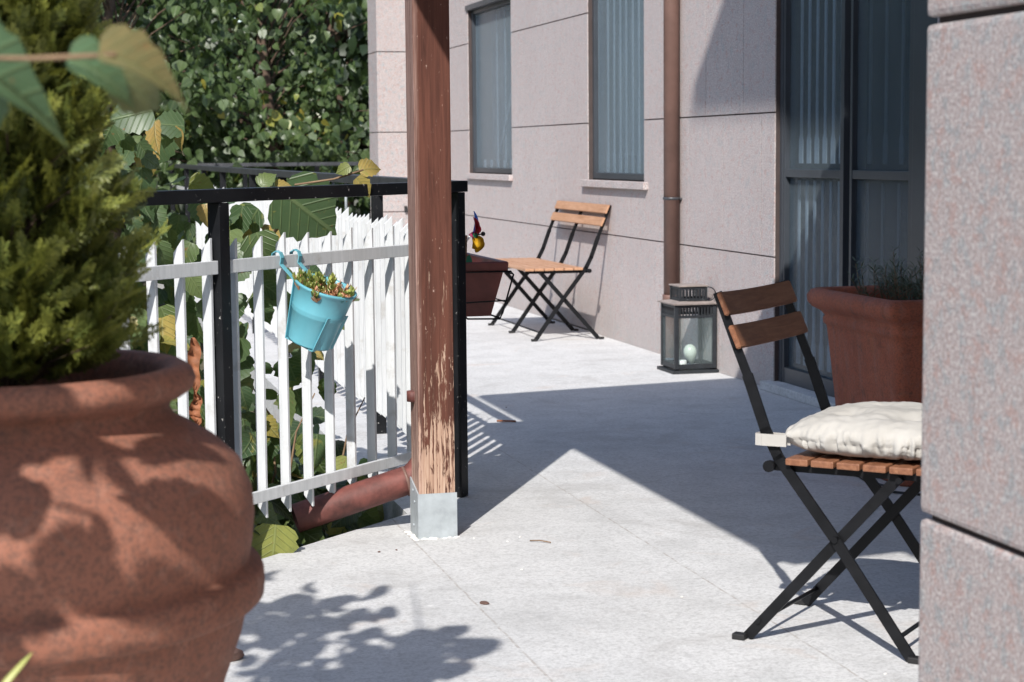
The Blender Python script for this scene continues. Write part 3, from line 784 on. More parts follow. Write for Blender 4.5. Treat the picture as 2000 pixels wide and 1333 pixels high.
m.tube([(-.04+.11*k/8, -.082, .361-.006*math.sin(math.pi*k/8)) for k in range(9)], .003, 6); m.build('handle', 'lantern_metal', lan)
for sx, sy in ((1, 0), (-1, 0), (0, 1), (0, -1)):
    m = MB(); c = h-.006
    if sx: m.box((sx*c-.001, -h+.021, .0455), (sx*c+.001, h-.021, .2715))
    else: m.box((-h+.021, sy*c-.001, .0455), (h-.021, sy*c+.001, .2715))
    m.build('glass_panel', 'lantern_glass', lan)
m = MB(); m.lathe([(0.001, 0), (.028, 0), (.029, .003), (.029, .042), (.026, .045), (.001, .044)], 24)
c = m.build('candle', 'candle'); c.location = (3.045, 8.545, .017); tag(c, 'small white candle inside the black lantern', 'candle')
m = MB(); m.lathe([(.002, -.075), (.010, -.070), (.026, -.045), (.041, -.015), (.044, .008), (.040, .028), (.026, .046), (.010, .053), (.002, .054)], 28)
m.tube([(0, 0, -.09), (0, 0, -.07)], .007, 10)
c = m.build('glass_float', 'glass_egg'); c.location = (3.115, 8.60, .125); c.rotation_euler = (rad(8), rad(-12), 0)
c.location.z = .090; c.scale = (.76, .76, .80); tag(c, 'pale green pear shaped glass ornament inside the black lantern', 'ornament')

# ================================================================== SQUARE PLANTER
pl = thing('square_planter', 'tall tapered square terracotta planter with rolled rim by the door', 'planter', (2.915, 5.63, 0))
def sqring(m, h, z, r=.03, n=5):
    out = []
    for cxx, cyy, a0 in ((1, 1, 0), (-1, 1, 90), (-1, -1, 180), (1, -1, 270)):
        for k in range(n+1):
            a = rad(a0+90*k/n); out.append(m.bm.verts.new((cxx*(h-r)+r*math.cos(a), cyy*(h-r)+r*math.sin(a), z)))
    return out
m = MB()
prof = [(.235, 0), (.245, .01), (.262, .25), (.282, .47), (.284, .485), (.292, .492), (.294, .510), (.288, .518), (.300, .535), (.322, .548), (.334, .566), (.336, .588), (.326, .606), (.310, .612), (.294, .606), (.286, .59), (.280, .56)]
rings = [sqring(m, h_, z_) for h_, z_ in prof]
for a, b in zip(rings, rings[1:]):
    for k in range(len(a)): f = m.bm.faces.new((a[k], a[(k+1) % len(a)], b[(k+1) % len(a)], b[k])); f.smooth = True
m.bm.faces.new(rings[0][::-1]); m.build('body', 'planter_clay', pl)
m = MB(); r0 = sqring(m, .283, .565); m.bm.faces.new(r0); m.build('soil', 'soil', pl)
ros = thing('rosemary_plant', 'grey green needle leaved plant growing in the square planter', 'plant', (2.915, 5.63, .565))
P = []; D = []; stems = MB(); rr = random.Random(8)
for k in range(150):
    x, y = rr.uniform(-.20, .22), rr.uniform(-.25, .22); L = rr.uniform(.05, .16)+(.05 if k % 9 == 0 else 0); d = Vector((x*1.2+rr.uniform(-.25, .25), y*1.2+rr.uniform(-.25, .25), 1)).normalized()
    b = Vector((x, y, 0)); pts = [b+d*L*t+Vector((0, 0, -.01*t)) for t in (0, .5, 1)]; stems.tube(pts, [.0022, .0016, .001], 5)
    for j in range(20):
        t = .25+.75*j/19; a = j*2.4; p = b+d*L*t
        P.append(p); D.append((math.cos(a)*.8+d.x*.6, math.sin(a)*.8+d.y*.6, .75))
stems.build('stem', 'twig', ros); n = len(P)
cloud('foliage', 'rosemary', P, D, np.tile((0, 0, 1.), (n, 1))+rng.normal(0, .3, (n, 3)), rng.uniform(.022, .034, n), T_BLADE, rng.random(n), ros)
m = MB(); m.tube([(2.62, 5.78, .005), (2.60, 5.70, .006), (2.62, 5.60, .005), (2.60, 5.50, .007), (2.63, 5.38, .005), (2.60, 5.30, .006), (2.66, 5.24, .005), (2.8, 5.22, .005)], .004, 6)
tag(m.build('cable', 'rubber'), 'thin black cable lying on the terrace beside the square planter', 'cable')

# ================================================================== RAILING PLANTER + PINWHEEL
rp = thing('railing_planter', 'dark terracotta coloured trough planter hung in a black wire holder behind the post', 'planter', (1.30, 5.86, 0))
m = MB()
def rect(m, x0, x1, y0, y1, z): return [m.bm.verts.new(p) for p in ((x0, y0, z), (x1, y0, z), (x1, y1, z), (x0, y1, z))]
lv = [(.045, .135, .015, .535, .553), (.02, .175, 0, .55, .70), (.012, .188, -.008, .558, .702), (.010, .190, -.010, .560, .728), (.014, .186, -.006, .556, .732), (.022, .178, .004, .546, .728), (.025, .172, .008, .54, .69)]
R_ = [rect(m, *q) for q in lv]
for a, b in zip(R_, R_[1:]):
    for k in range(4): m.bm.faces.new((a[k], a[(k+1) % 4], b[(k+1) % 4], b[k]))
m.bm.faces.new(R_[0][::-1]); m.build('trough', 'plastic_brown', rp)
m = MB(); m.bm.faces.new(rect(m, .0262, .171, .009, .539, .70)); m.build('soil', 'soil', rp)
m = MB()
for y in (-.013, .563):
    m.tube([(0, y, .97), (.0, y, .70), (.198, y, .70), (.206, y, .69), (.168, y, .565), (.158, y, .545), (.05, y, .548), (.0, y, .60), (0, y, .70)], .003, 6)
    m.tube([(.02, y, .60), (.185, y, .605)], .0025, 6)
m.tube([(.203, -.013, .692), (.203, .563, .692)], .003, 6); m.tube([(.16, -.013, .547), (.16, .563, .547)], .003, 6)
m.tube([(.18, -.013, .60), (.18, .563, .60)], .0025, 6)
m.build('wire_holder', 'chair_metal', rp)
pw = thing('pinwheel', 'toy flower pinwheel with red blue and yellow petals stuck in the hung trough', 'pinwheel', (1.395, 6.06, .70))
pw.scale = (1.2, 1.2, 1.2)
m = MB(); m.tube([(-.002, 0, 0), (0, 0, .065)], .0045, 8); m.tube([(0, 0, .065), (.001, 0, .092)], .0045, 8); m.build('stick', 'twig', pw)
m = MB(); m.tube([(.001, 0, .075), (.014, -.004, .092), (.034, -.006, .092)], .003, 6); m.build('axle', 'candle', pw)
AX = Vector((.60, -.80, 0)); UX = Vector((.80, .60, 0)); C0 = Vector((.020, -.010, .092))
def petal(mat, ang, L, wd, off=0., curl=.012):
    bm_ = MB(); rows = []
    rd = UX*math.cos(ang)+Vector((0, 0, math.sin(ang))); pd = AX.cross(rd)
    for i in range(9):
        t = i/8; ww = wd*math.sin(math.pi*(.10+.86*t))**.8
        c = C0+rd*L*t+AX*(off+curl*math.sin(t*2.4))
        rows.append([bm_.bm.verts.new(c+pd*ww*q+AX*(.5*ww*q*q+.35*ww*q)) for q in (-1, -.4, .3, 1)])
    for a, b in zip(rows, rows[1:]):
        for k in range(3): f = bm_.bm.faces.new((a[k], a[k+1], b[k+1], b[k])); f.smooth = True
    bmesh.ops.solidify(bm_.bm, geom=bm_.bm.faces[:], thickness=.0015)
    return bm_.build('petal', mat, pw)
petal('red_plastic', rad(103), .052, .017, .002); petal('blue_plastic', rad(92), .068, .014, -.004); petal('red_plastic', rad(70), .034, .013, .001)
petal('yellow_plastic', rad(-88), .048, .018, .0); petal('yellow_plastic', rad(-115), .040, .015, .003); petal('yellow_plastic', rad(-60), .038, .013, -.002); petal('pink_plastic', rad(175), .026, .010, -.003)
m = MB(); r0 = bmesh.ops.create_uvsphere(m.bm, u_segments=12, v_segments=8, radius=.0085); bmesh.ops.translate(m.bm, verts=r0['verts'], vec=C0+AX*.006); m.build('hub', 'green_plastic', pw)
m = MB(); r0 = bmesh.ops.create_uvsphere(m.bm, u_segments=10, v_segments=8, radius=.0065); bmesh.ops.translate(m.bm, verts=r0['verts'], vec=(.046, -.02, .096)); m.tube([C0, (.046, -.02, .096)], .0018, 6); m.build('end_cap', 'rubber', pw)
lf = cloud('leaf', 'thuja', [(0, -.004, 0)]*4, [(-.25, 0, 1), (.3, 0, 1), (-.12, -.1, 1), (.1, .1, 1)], [(0, -1, .1)]*4, [.042, .040, .03, .03], T_SIMPLE, [0]*4, pw)
lf.data.materials[0] = MAT['green_plastic']

# ================================================================== TURQUOISE BUCKET
NR = Matrix(((nd[0], sd[0], 0, 0), (nd[1], sd[1], 0, 0), (0, 0, 1, 0), (0, 0, 0, 1)))   # x=outward to the terrace, y=along the fence to the left
bk = bpy.data.objects.new('hanging_bucket', None); COL.objects.link(bk)
BR = Matrix.Rotation(rad(-45), 4, 'Z')          # local +x -> (sq,-sq): outward ; local +y -> (sq,sq): towards the corner
bk.matrix_world = Matrix.Translation((1.275-sq*.874+nd[0]*.018, 5.66-sq*.874+nd[1]*.018, .803)) @ BR
bk.empty_display_size = .1
tag(bk, 'tilted turquoise metal bucket hooked on the white fence', 'bucket')
TL = Matrix.Translation((.0, .0, -.203)) @ Matrix.Rotation(rad(21), 4, 'Y')   # bottom-back pivot, lean outwards
def BT(m): 
    bmesh.ops.transform(m.bm, matrix=TL @ Matrix.Translation((.060, 0, 0)), verts=m.bm.verts); return m
m = MB(); hb = .165
def br(z): return .059+(.083-.059)*z/hb
pr = [(.001, .004), (br(0)-.003, .003), (br(0)+.001, 0), (br(.002), .004), (br(.085), .085), (br(.09)+.0025, .089), (br(.094), .093), (br(.098)+.0022, .097), (br(.102), .101), (br(.155), .155), (br(.16)+.004, .160), (br(.165)+.005, .165), (br(.165)+.001, .168), (br(.16)-.002, .163), (br(.1)-.003, .1), (br(.02)-.003, .02)]
m.lathe(pr, 56); BT(m).build('body', 'turquoise', bk)
m = MB(); m.lathe([(.0, .128), (.04, .132), (br(.128)-.0035, .126)][::-1], 40); BT(m).build('soil', 'soil', bk)
for y in (-.040, .040):
    m = MB(); w_ = .014
    def ch(z): return math.sqrt(max(1e-6, br(z)**2-y*y))+.0035
    pts = [(ch(.10), .10), (ch(0)+.001, -.003), (-ch(0)-.001, -.003), (-ch(.155), .155)]
    P3 = [TL @ Vector((.060+x, y, z)) for x, z in pts]
    P3 += [Vector((-.003, y, -.012)), Vector((.001, y, .006)), Vector((-.004, y, .019)), Vector((-.016, y, .024)), Vector((-.029, y, .017)), Vector((-.033, y, -.006))]
    for a, b in zip(P3, P3[1:]): m.bar(a-(b-a).normalized()*.001, b+(b-a).normalized()*.001, .0022, w_, (0, 1, 0))
    m.build('strap', 'turquoise', bk)
# succulents
su = bpy.data.objects.new('succulent_plant', None); COL.objects.link(su); su.matrix_world = bk.matrix_world.copy(); su.empty_display_size = .1
tag(su, 'straggly green and rust coloured succulent filling the turquoise bucket', 'plant')
Pg = []; Dg = []; Pr = []; Dr = []; stm = MB(); rr = random.Random(21)
TT = TL @ Matrix.Translation((.060, 0, .130))
for k in range(85):
    a = rr.uniform(0, 6.283); r = .072*math.sqrt(rr.random()); x, y = r*math.cos(a), r*math.sin(a)
    green = (x < -.03 and rr.random() < .75) or rr.random() < .30
    L = rr.uniform(.022, .06) if green else rr.uniform(.012, .04)
    d = Vector((x*6+rr.uniform(-.5, .5), y*6+rr.uniform(-.5, .5), 1)).normalized()
    b = TT @ Vector((x, y, 0)); e = TT @ (Vector((x, y, 0))+d*L); stm.tube([b, e], [.0017, .0012], 5)
    n_ = 11 if green else 9
    for j in range(n_):
        t = .45+.55*j/n_; aa = j*2.4; p = b.lerp(e, t)
        dd = Vector((math.cos(aa), math.sin(aa), .6))+(e-b).normalized()*.5
        (Pg if green else Pr).append(p); (Dg if green else Dr).append(dd)
b = TT @ Vector((.075, -.03, .035)); e = b+Vector((.022, .0, .012)); stm.tube([TT @ Vector((.05, -.03, .0)), b, e], .0014, 5)
for j in range(9): Pg.append(e); Dg.append((math.cos(j*2.4), math.sin(j*2.4), .4))
stm.build('stem', 'succulent_red', su)
for nm, mt, Pq, Dq in (('green_leaves', 'succulent_green', Pg, Dg), ('dry_leaves', 'succulent_red', Pr, Dr)):
    n = len(Pq); cloud(nm, mt, Pq, Dq, np.tile((0, 0, 1.), (n, 1))+rng.normal(0, .2, (n, 3)), rng.uniform(.013, .022, n), T_FAT, rng.random(n), su)

# ================================================================== BIG JAR + THUJA
JX, JY = -.045, 2.45
jar = thing('clay_jar', 'large round terracotta jar with thick rim close to the camera at the left', 'pot', (JX, JY, 0))
m = MB()
pr = [(.001, 0), (.17, 0), (.178, .01), (.205, .15), (.243, .30), (.270, .40), (.292, .460), (.301, .498), (.303, .506), (.317, .508), (.323, .514), (.325, .530), (.3245, .546), (.321, .554), (.308, .557), (.3065, .562), (.311, .59), (.313, .62), (.310, .655), (.295, .69), (.266, .718), (.233, .739), (.212, .750), (.205, .764), (.209, .774), (.224, .780), (.236, .788), (.241, .800), (.237, .813), (.224, .821), (.208, .819), (.198, .808), (.194, .79), (.194, .75)]
m.lathe(pr, 96)
for v in m.bm.verts:
    q = v.co; s = .0022*mn.noise(q*6)+.0010*mn.noise(q*28); rr_ = math.hypot(q.x, q.y)
    if rr_ > .05: v.co.x *= 1+s/rr_; v.co.y *= 1+s/rr_
m.build('body', 'jar_clay', jar)
m = MB(); m.lathe([(.1945, .768), (.1, .775), (.001, .777)], 40); m.build('soil', 'soil', jar)
th = thing('thuja_shrub', 'feathery golden green conifer growing in the big terracotta jar', 'shrub', (JX, JY, .78))
m = MB(); m.tube([(0, 0, 0), (.01, 0, .3), (.04, 0, .58)], [.014, .009, .003], 8); m.build('trunk', 'bark', th)
P = []; D = []; N = []; SZ = []; RN = []; bsm = MB(); rr = random.Random(12)
def trad(z): return np.interp(z, [0, .05, .2, .35, .45, .53, .62], [.125, .135, .112, .090, .062, .042, .02])
for k in range(360):
    z = .56*rr.random()**1.1; a = rr.uniform(0, 6.283); R = trad(z)*rr.uniform(.7, 1.2)
    base = Vector((.03*z/.6, 0, max(.0, z-R*.45))); tip = Vector((.045*z/.6+R*math.cos(a), R*math.sin(a), z+.03))
    mid = base.lerp(tip, .5)+Vector((0, 0, .012)); bsm.tube([base, mid, tip], [.0025, .0018, .0008], 4, False)
    for j in range(8):
        t = .35+.65*j/7; p = base.lerp(mid, t*2) if t < .5 else mid.lerp(tip, t*2-1)
        out = (tip-base).normalized(); sd_ = Vector((-math.sin(a), math.cos(a), 0))*rr.uniform(-.9, .9)
        d = out*rr.uniform(.5, 1)+sd_+Vector((0, 0, rr.uniform(-.1, .8)))
        P.append(p); D.append(d); N.append((math.cos(a)*.5+rr.uniform(-.6, .6), math.sin(a)*.5+rr.uniform(-.6, .6), rr.uniform(-.3, 1))); SZ.append(rr.uniform(.048, .085)*(1 if z < .5 else .7))
        RN.append(min(1, max(0, rr.gauss(.35+.35*t, .22))))
bsm.build('branches', 'bark', th)
cloud('foliage', 'thuja', P, D, N, SZ, T_SPRAY, RN, th)

# ================================================================== VINES
def leaf_set(blobs, rr, smin, smax, updir=(-.35, -.8, .55), spread=.45, tip=(0, -.1, -1)):
    P = []; D = []; N = []; Z = []; R = []
    for (c, r, n) in blobs:
        for _ in range(n):
            while True:
                q = np.array([rr.uniform(-1, 1) for _ in range(3)])
                if q@q < 1: break
            P.append(np.array(c)+q*np.array(r)); N.append(np.array(updir)+np.array([rr.gauss(0, spread) for _ in range(3)]))
            D.append(np.array(tip)+np.array([rr.gauss(0, .55) for _ in range(3)])); Z.append(rr.uniform(smin, smax)); R.append(min(.999, abs(rr.gauss(.45, .33))))
    return P, D, N, Z, R
rr = random.Random(77)
vine = thing('fence_vine', 'broad leaved vine climbing behind the near white picket fence', 'vine', (0, 0, -.45))
blobs = [((.22, 5.4, 1.42), (.12, .15, .22), 24), ((.26, 5.45, 1.02), (.14, .15, .25), 30), ((.33, 5.55, 1.60), (.10, .15, .07), 9), ((.38, 5.6, 1.43), (.13, .2, .10), 16), ((.42, 5.6, 1.30), (.20, .2, .09), 18), ((.63, 5.65, 1.36), (.09, .12, .09), 8),
         ((.60, 5.6, 1.22), (.09, .2, .10), 8), ((.76, 5.9, 1.10), (.10, .15, .10), 8), ((.40, 5.55, 1.0), (.18, .2, .22), 26), ((.58, 5.65, .95), (.10, .2, .22), 14),
         ((.45, 5.7, .55), (.25, .25, .30), 75), ((.75, 5.78, .42), (.26, .25, .14), 60), ((1.0, 6.0, .46), (.10, .2, .10), 22), ((.55, 5.6, .72), (.14, .2, .16), 26), ((.80, 5.95, .85), (.12, .15, .16), 14), ((.30, 5.5, 1.2), (.16, .2, .18), 22), ((.72, 5.75, .62), (.14, .15, .22), 20), ((.95, 6.1, 1.05), (.05, .1, .06), 3), ((.02, 5.3, 1.2), (.25, .3, .5), 60)]
P, D, N, Z, R = leaf_set(blobs, rr, .05, .105)
for (x, y, z, s, d, n, rv) in [(.70, 5.33, 1.42, .19, (.75, .1, -.60), (-.15, -.95, .1), .22), (.62, 5.36, 1.30, .12, (.3, 0, -.9), (-.3, -.9, .3), .5), (.31, 5.25, 1.66, .11, (-.9, 0, -.2), (-.2, -.85, .45), .25),
                               (.60, 5.08, 1.455, .05, (.5, 0, .5), (0, -.8, .6), .7), (.645, 5.10, 1.455, .05, (.9, 0, -.1), (0, -.7, .7), .97), (.90, 5.28, 1.462, .06, (.6, -.1, -.7), (0, -.8, .6), .95), (.915, 5.30, 1.49, .06, (.9, 0, .2), (.1, -.9, .4), .97), (.87, 5.26, 1.50, .04, (-.6, 0, -.3), (.1, -.9, .4), .8)]:
    P.append((x, y, z)); D.append(d); N.append(n); Z.append(s); R.append(rv)
cloud('leaves', 'vine_leaf', P, D, N, Z, T_BROAD, R, vine)
m = MB(); rs = random.Random(3)
for k in range(14):
    x0 = rs.uniform(.1, .9); p = Vector((x0, 5.55+max(0, x0-.55)*.9+rs.uniform(0, .3), .0)); pts = [p]
    for j in range(6): p = p+Vector((rs.uniform(-.07, .07), rs.uniform(-.04, .04), rs.uniform(.1, .26)*(1.1-.6*x0))); pts.append(p)
    m.tube(pts, [.008-.001*i for i in range(7)], 6)
m.tube([(.50, 5.5, 1.1), (.60, 5.42, 1.22), (.68, 5.36, 1.33), (.72, 5.34, 1.42)], .006, 6); m.tube([(.72, 5.3, 1.45), (.83, 5.28, 1.465), (.92, 5.3, 1.49)], .003, 6)
m.build('stem', 'twig', vine)
m = MB()
for (x, y, z, L, wd) in ((.42, 5.30, 1.02, .16, .022), (.425, 5.32, .86, .10, .018)):
    rows = []
    for i in range(15):
        t = i/14; ww = wd*math.sin(math.pi*(.1+.85*t)); row = []
        for s in (-1, -.4, .3, 1):
            row.append(m.bm.verts.new((x+ww*s+.006*math.sin(t*9), y+.012*math.cos(s*2)+.008*math.sin(t*55+s*2), z-L*t)))
        rows.append(row)
    for a, b in zip(rows, rows[1:]):
        for k in range(3): f = m.bm.faces.new((a[k], a[k+1], b[k+1], b[k])); f.smooth = True
m.build('withered_leaf', 'dry_leaf', vine)
# low ground plants filling the bed below the terrace edge
rr = random.Random(5); P = []; D = []; N = []; Z = []; R = []
for k in range(2200):
    y = rr.uniform(4.0, 13); x = rr.uniform(-2.2, min(1.0, y-4.37-.16))
    if x > .5 and y > 6.6 and rr.random() < .6: continue
    P.append((x, y, rr.uniform(-.42, .0)+(.12*rr.random() if x < .8 else -.02))); D.append((rr.gauss(0, .7), rr.gauss(-.3, .6), rr.uniform(-.6, .2)))
    N.append((rr.gauss(-.2, .4), rr.gauss(-.4, .4), 1)); Z.append(rr.uniform(.06, .14)); R.append(rr.random())
for k in range(330):
    y = rr.uniform(5.0, 7.2); x = rr.uniform(.45, min(1.02, y-4.37-.12))
    P.append((x, y, rr.uniform(-.3, .12))); D.append((rr.gauss(0, .7), rr.gauss(-.3, .6), rr.uniform(-.6, .2))); N.append((rr.gauss(-.2, .4), rr.gauss(-.6, .4), 1)); Z.append(rr.uniform(.05, .10)); R.append(rr.random())
tag(cloud('ground_cover', 'ivy', P, D, N, Z, T_BROAD, R), 'dense dark leafy ground cover in the bed below the fence', 'ground cover', kind='stuff')
# leaf at the terrace edge
lo = thing('edge_seedling', 'single yellow green leafy seedling beside the terrace edge under the fence', 'plant', (.56, 5.02, -.1))
m = MB(); m.tube([(0, .02, -.3), (0, 0, .0), (.02, -.02, .13)], .003, 6); m.build('stem', 'twig', lo)
cloud('leaves', 'vine_leaf', [(.045, -.03, .165), (-.04, 0, .10), (.03, .03, .03)], [(-.1, 0, -1), (.3, 0, -1), (.1, 0, -1)], [(-.3, -.9, .3), (-.4, -.8, .5), (-.3, -.9, .4)], [.12, .09, .08], T_BROAD, [.86, .6, .3], lo)

# vine hanging in front of the jar, close to the camera, and the shoots over it that dapple the sun
nv = thing('overhanging_vine', 'out of focus broad vine leaves hanging into the upper left corner', 'vine', (-.3, 1.2, 0))
def L(x, y, z, s, d, n, rv): return ((x+.3, y-1.2, z), d, n, s, rv)
LS = [L(-.070, 1.42, 1.163, .10, (.97, 0, -.12), (-.1, -.6, .8), .35), L(-.040, 1.46, 1.150, .048, (.15, .1, -.9), (-.2, -.9, .1), .1), L(.032, 1.41, 1.158, .050, (.95, 0, -.30), (0, -.7, .8), .4),
      L(.065, 1.45, 1.150, .045, (.7, .2, -.5), (-.1, -.9, .2), .80), L(.055, 1.38, 1.160, .062, (.98, 0, -.16), (.1, -.55, .8), .88), L(-.105, 1.42, 1.072, .072, (.85, 0, -.35), (-.2, -.7, .8), .2), L(-.10, 1.5, 1.07, .09, (.7, .1, -.7), (-.2, -.9, .2), .1)]
rr = random.Random(31)
def cast(tx, ty, tz, t, s):   # a leaf whose shadow falls on (tx,ty,tz)
    x, y, z = tx-.566*t, ty-1.05*t, tz+t
    LS.append(L(x, y, z, s, (rr.gauss(.3, .6), rr.gauss(.2, .6), rr.uniform(-.8, 0)), (-.5+rr.gauss(0, .35), -.9+rr.gauss(0, .35), .9), min(.99, rr.random())))
def safe():   # keep these shoots clear of the view
    (x, y, z), *_ = LS[-1][0:1]+LS[-1][1:] ; s_ = LS[-1][3]; x -= .3; y += 1.2
    if z < 1.09+.105*y+s_ and x+s_ > -.035*y-.02: LS.pop()
for k in range(112):
    cast(rr.uniform(-.45, .30), 2.2+rr.uniform(-.05, .15), rr.uniform(.30, .84), rr.uniform(.7, 1.35), rr.uniform(.07, .12)); safe()
for k in range(36):
    cast(rr.uniform(-.2, .14), 2.32, rr.uniform(.82, 1.06), rr.uniform(.6, 1.1), rr.uniform(.06, .10)); safe()
for k in range(150):
    gx_ = rr.uniform(.38, .72); cast(gx_, rr.uniform(3.5, 4.45), 0, rr.uniform(1.5, 1.9), rr.uniform(.045, .10)*(1 if gx_ < .62 else .65)); safe()
for (gx, gy) in ((.60, 4.30), (.66, 4.22), (.72, 4.22), (.55, 4.45), (.76, 4.25), (.70, 4.38), (.80, 4.44), (.62, 4.55), (.50, 4.62), (.56, 4.72), (.84, 4.05), (.80, 3.92), (.87, 3.98), (.90, 4.08), (.93, 3.95), (.76, 4.02), (.60, 4.05), (.66, 3.95), (.55, 4.15), (.70, 3.80), (.50, 3.95), (.83, 3.78), (.58, 3.8), (.45, 4.2)):
    cast(gx, gy, 0, rr.uniform(1.5, 1.9), rr.uniform(.07, .12)); safe()
cloud('blade', 'succulent_green', [(.245, .55, .585)], [(.6, .1, .75)], [(-.3, -.9, .3)], [.055], T_BLADE, [.95], nv)
Pq, Dq, Nq, Zq, Rq = zip(*LS)
cloud('leaves', 'near_leaf', Pq, Dq, Nq, Zq, T_BROAD, Rq, nv)
m = MB(); m.tube([(-.1, .25, 1.16), (.2, .24, 1.163), (.30, .2, 1.16), (.36, .18, 1.162)], .002, 6)
m.tube([(-.9, -.6, -.0), (-.8, -.5, 1.0), (-.5, -.2, 1.7), (0, .6, 1.9), (.15, 1.4, 1.85)], [.02, .018, .012, .005, .0015], 8)
m.tube([(-.8, -.5, 1.0), (-.6, -.2, 1.3), (-.1, .25, 1.17)], [.01, .007, .002], 6)
m.tube([(-.5, -.2, 1.7), (-.4, .2, 1.75), (-.1, .3, 1.6)], [.01, .007, .004], 6); m.build('stem', 'twig', nv)

# ================================================================== TREES
def tree(label, x, y, h, rx, ry, zc, nclump, lpc, seed, mat='tree_leaf', smin=.06, smax=.13, face=(-.45, -.85, .6), trunk=.10, gr='trees behind the terrace', tm=T_LINDEN, csp=.17, cat='tree', nm='leafy_tree'):
    t = thing(nm, label, cat, (x, y, -.45), 0, gr); rr = random.Random(seed); rg = np.random.default_rng(seed)
    m = MB(); top = Vector((rr.uniform(-.2, .2), rr.uniform(-.2, .2), h*.8)); tp = [Vector((0, 0, 0)), Vector((rr.uniform(-.06, .06), 0, h*.25)), Vector((rr.uniform(-.12, .12), 0, h*.5)), top]
    m.tube(tp, [trunk, trunk*.8, trunk*.55, trunk*.2], 10); m.build('trunk', 'bark', t)
    br_ = MB(); P = []; D = []; N = []; Z = []; R = []
    for k in range(nclump):
        a = rr.uniform(0, 6.283); e = rr.uniform(-1, 1); q = rr.random()**.45
        c = Vector((rx*q*math.cos(a)*math.sqrt(1-e*e), ry*q*math.sin(a)*math.sqrt(1-e*e), zc+(h-zc)*e*q if e > 0 else zc+zc*.92*e*q))
        st = tp[1].lerp(top, min(1, max(0, (c.z-h*.2)/h)))
        mid = st.lerp(c, .55)+Vector((0, .25, .1)); br_.tube([st, mid, c], [.014, .008, .003], 5, False)
        yel = rr.random() < .05
        n = lpc
        q_ = rg.normal(0, 1, (n, 3)); q_ *= np.array([csp, csp*.8, csp*.75]); 
        for j in range(n):
            P.append(np.array(c)+q_[j]); Z.append(rr.uniform(smin, smax)); R.append(min(.999, max(0, rr.gauss(.90 if yel else .38, .08 if yel else .23))))
            D.append((rr.gauss(0, .5)+q_[j][0], rr.gauss(-.15, .5), rr.gauss(-.75, .3)))
            N.append((face[0]+rr.gauss(0, .75), face[1]+rr.gauss(0, .6), face[2]+rr.gauss(0, .6)))
    br_.build('limbs', 'bark', t); cloud('crown', mat, P, D, N, Z, tm, R, t)
    return t
tree('broadleaf tree directly left of the house corner behind the railing', 2.35, 18.9, 4.6, 1.35, 1.1, 2.2, 105, 32, 1)
tree('leafy tree in the middle of the tree row behind the white fence', .75, 18.4, 4.8, 1.3, 1.0, 2.2, 105, 32, 2)
tree('leafy tree above the golden conifer at the left of the tree row', -.9, 17.4, 4.8, 1.4, 1.0, 2.2, 105, 32, 3)
tree('shaded tree farther left outside the vine covered fence', -3.2, 16.5, 4.8, 1.7, 1.2, 2.3, 70, 30, 4)
tree('bushy shrub with yellow tips at the foot of the house corner', 2.3, 17.0+1.9, 1.8, .9, .5, .9, 40, 30, 6, smin=.05, smax=.09, trunk=.04, cat='shrub', nm='bushy_shrub', gr='shrubs under the trees')
for i, (x, y, l) in enumerate([(-5.5, 22, 'tall dark tree at the far left of the back row'), (-2.3, 22.5, 'tall dark tree left of centre in the back row'), (.8, 22.2, 'tall dark tree at the centre of the back row'), (3.6, 22.4, 'tall dark tree partly behind the house corner'), (6.5, 23, 'tall dark tree hidden behind the house')]):
    tree(l, x, y, 6.8, 2.1, 1.2, 3.0, 120, 34, 20+i, mat='back_leaf', smin=.14, smax=.24, tm=T_SIMPLE, csp=.42, trunk=.16, gr='dark trees of the back row', nm='dark_tree')
hd = thing('hedge', 'dense clipped dark hedge closing the garden behind the trees', 'hedge', (0, 25, -.45))
rr = random.Random(9); n = 9000
P = np.stack([rng.uniform(-9, 10, n), rng.uniform(-.7, .5, n), rng.uniform(0, 4.6, n)], 1)
cloud('foliage', 'back_leaf', P, rng.normal(0, .5, (n, 3))+np.array([0, -.2, -.6]), rng.normal(0, .4, (n, 3))+np.array([-.3, -.8, .5]), rng.uniform(.16, .3, n), T_SIMPLE, rng.random(n), hd)
m = MB()
for k in range(20): m.tube([(-9+k, 0, 0), (-9+k+.1, 0, 4.3)], [.05, .02], 6)
m.build('stems', 'bark', hd)

rg2 = np.random.default_rng(4)  # two unseen hedges, added to cut ambient light on upright surfaces
for nm_, lab, x0, x1, y0, y1, hh, n in (('hedge', 'unseen side hedge added at the left to cut ambient light', -8.2, -7.0, -12, 24, 4.8, 7000), ('hedge', 'unseen rear hedge added behind the terrace to cut ambient light', -7, 9, -9.2, -8.2, 4.6, 4500)):
    h_ = thing(nm_, lab, 'hedge', ((x0+x1)/2, (y0+y1)/2, -.45))
    P = np.stack([rg2.uniform(x0, x1, n)-(x0+x1)/2, rg2.uniform(y0, y1, n)-(y0+y1)/2, rg2.uniform(0, hh, n)], 1)
    cloud('foliage', 'back_leaf', P, rg2.normal(0, .6, (n, 3))+np.array([0, 0, -.5]), rg2.normal(0, .6, (n, 3))+np.array([.5, .3, .6]), rg2.uniform(.28, .5, n), T_SIMPLE, rg2.random(n), h_)
    m = MB(); m.tube([(0, 0, 0), (.1, .1, hh*.8)], [.09, .03], 8); m.build('trunk', 'bark', h_)

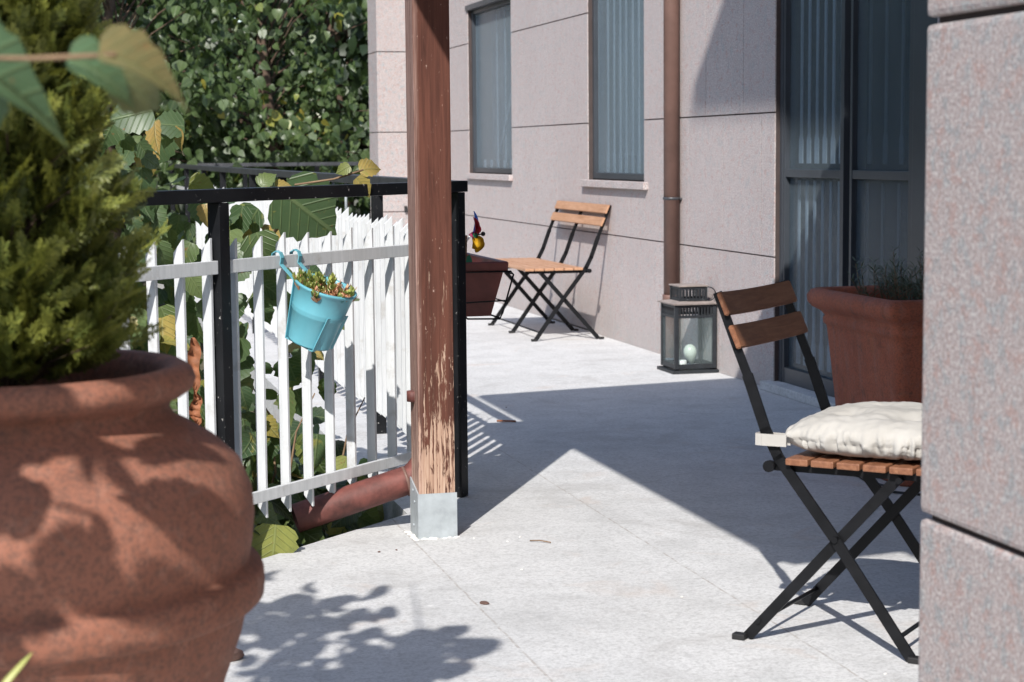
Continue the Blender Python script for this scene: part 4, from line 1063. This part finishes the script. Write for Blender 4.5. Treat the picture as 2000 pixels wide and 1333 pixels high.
# ================================================================== SMALL LITTER ON THE TERRACE
def litter(name, mat, pts, s, label, cat, group, seed):
    rr = random.Random(seed); n0 = len(pts)
    for i, (x, y) in enumerate(pts):
        m = MB(); r0 = bmesh.ops.create_icosphere(m.bm, subdivisions=2, radius=1)
        for v in m.bm.verts: v.co *= 1+.35*mn.noise(v.co*1.7+Vector((i, seed, 0)))
        bmesh.ops.transform(m.bm, matrix=Matrix.Diagonal((s*rr.uniform(.7, 1.5), s*rr.uniform(.6, 1), s*.45, 1)), verts=m.bm.verts)
        o = m.build(name, mat); o.location = (x, y, s*.3); o.rotation_euler.z = rr.uniform(0, 3)
        tag(o, label, cat, group)
litter('pebble', 'pebble', [(.375, 3.95)], .035, 'dark rounded stone on the terrace just behind the big jar', 'stone', None, 3)
litter('chip', 'pebble', [(1.02, 4.27)], .010, 'small brown chip on the sunny concrete near the leaf shadow', 'chip', None, 5)
litter('grit', 'pebble', [(.88, 4.92), (.93, 4.93), (1.53, 3.33), (1.60, 3.30), (1.92, 7.6)], .0045, 'tiny reddish crumb lying on the concrete', 'grit', 'reddish crumbs on the terrace', 6)
litter('white_grit', 'white_pebble', [(1.25, 4.95), (1.17, 5.02), (1.30, 5.0), (1.68, 3.45), (1.2, 4.6), (1.5, 4.2)], .004, 'tiny white crumb lying on the concrete', 'grit', 'white crumbs on the terrace', 7)
m = MB(); m.tube([(1.31, 4.93, .004), (1.335, 4.915, .006), (1.36, 4.89, .004)], .0018, 5); tag(m.build('twig_bit', 'twig'), 'thin dry twig on the sunlit concrete right of the post', 'twig')
m = MB(); m.tube([(1.78, 7.2, .005), (1.81, 7.17, .007), (1.85, 7.17, .004)], .004, 5); tag(m.build('leaf_bit', 'dry_leaf'), 'small dry leaf scrap in the canopy shadow beyond the post', 'leaf scrap')
m = MB(); m.box((-.012, -.012, 0), (.012, .012, .05), bev=.004); b_ = m.build('junction_clip', 'rubber'); b_.location = (2.95, 14.985, .60); tag(b_, 'tiny dark clip on the far stone wall above the fence tops', 'clip')
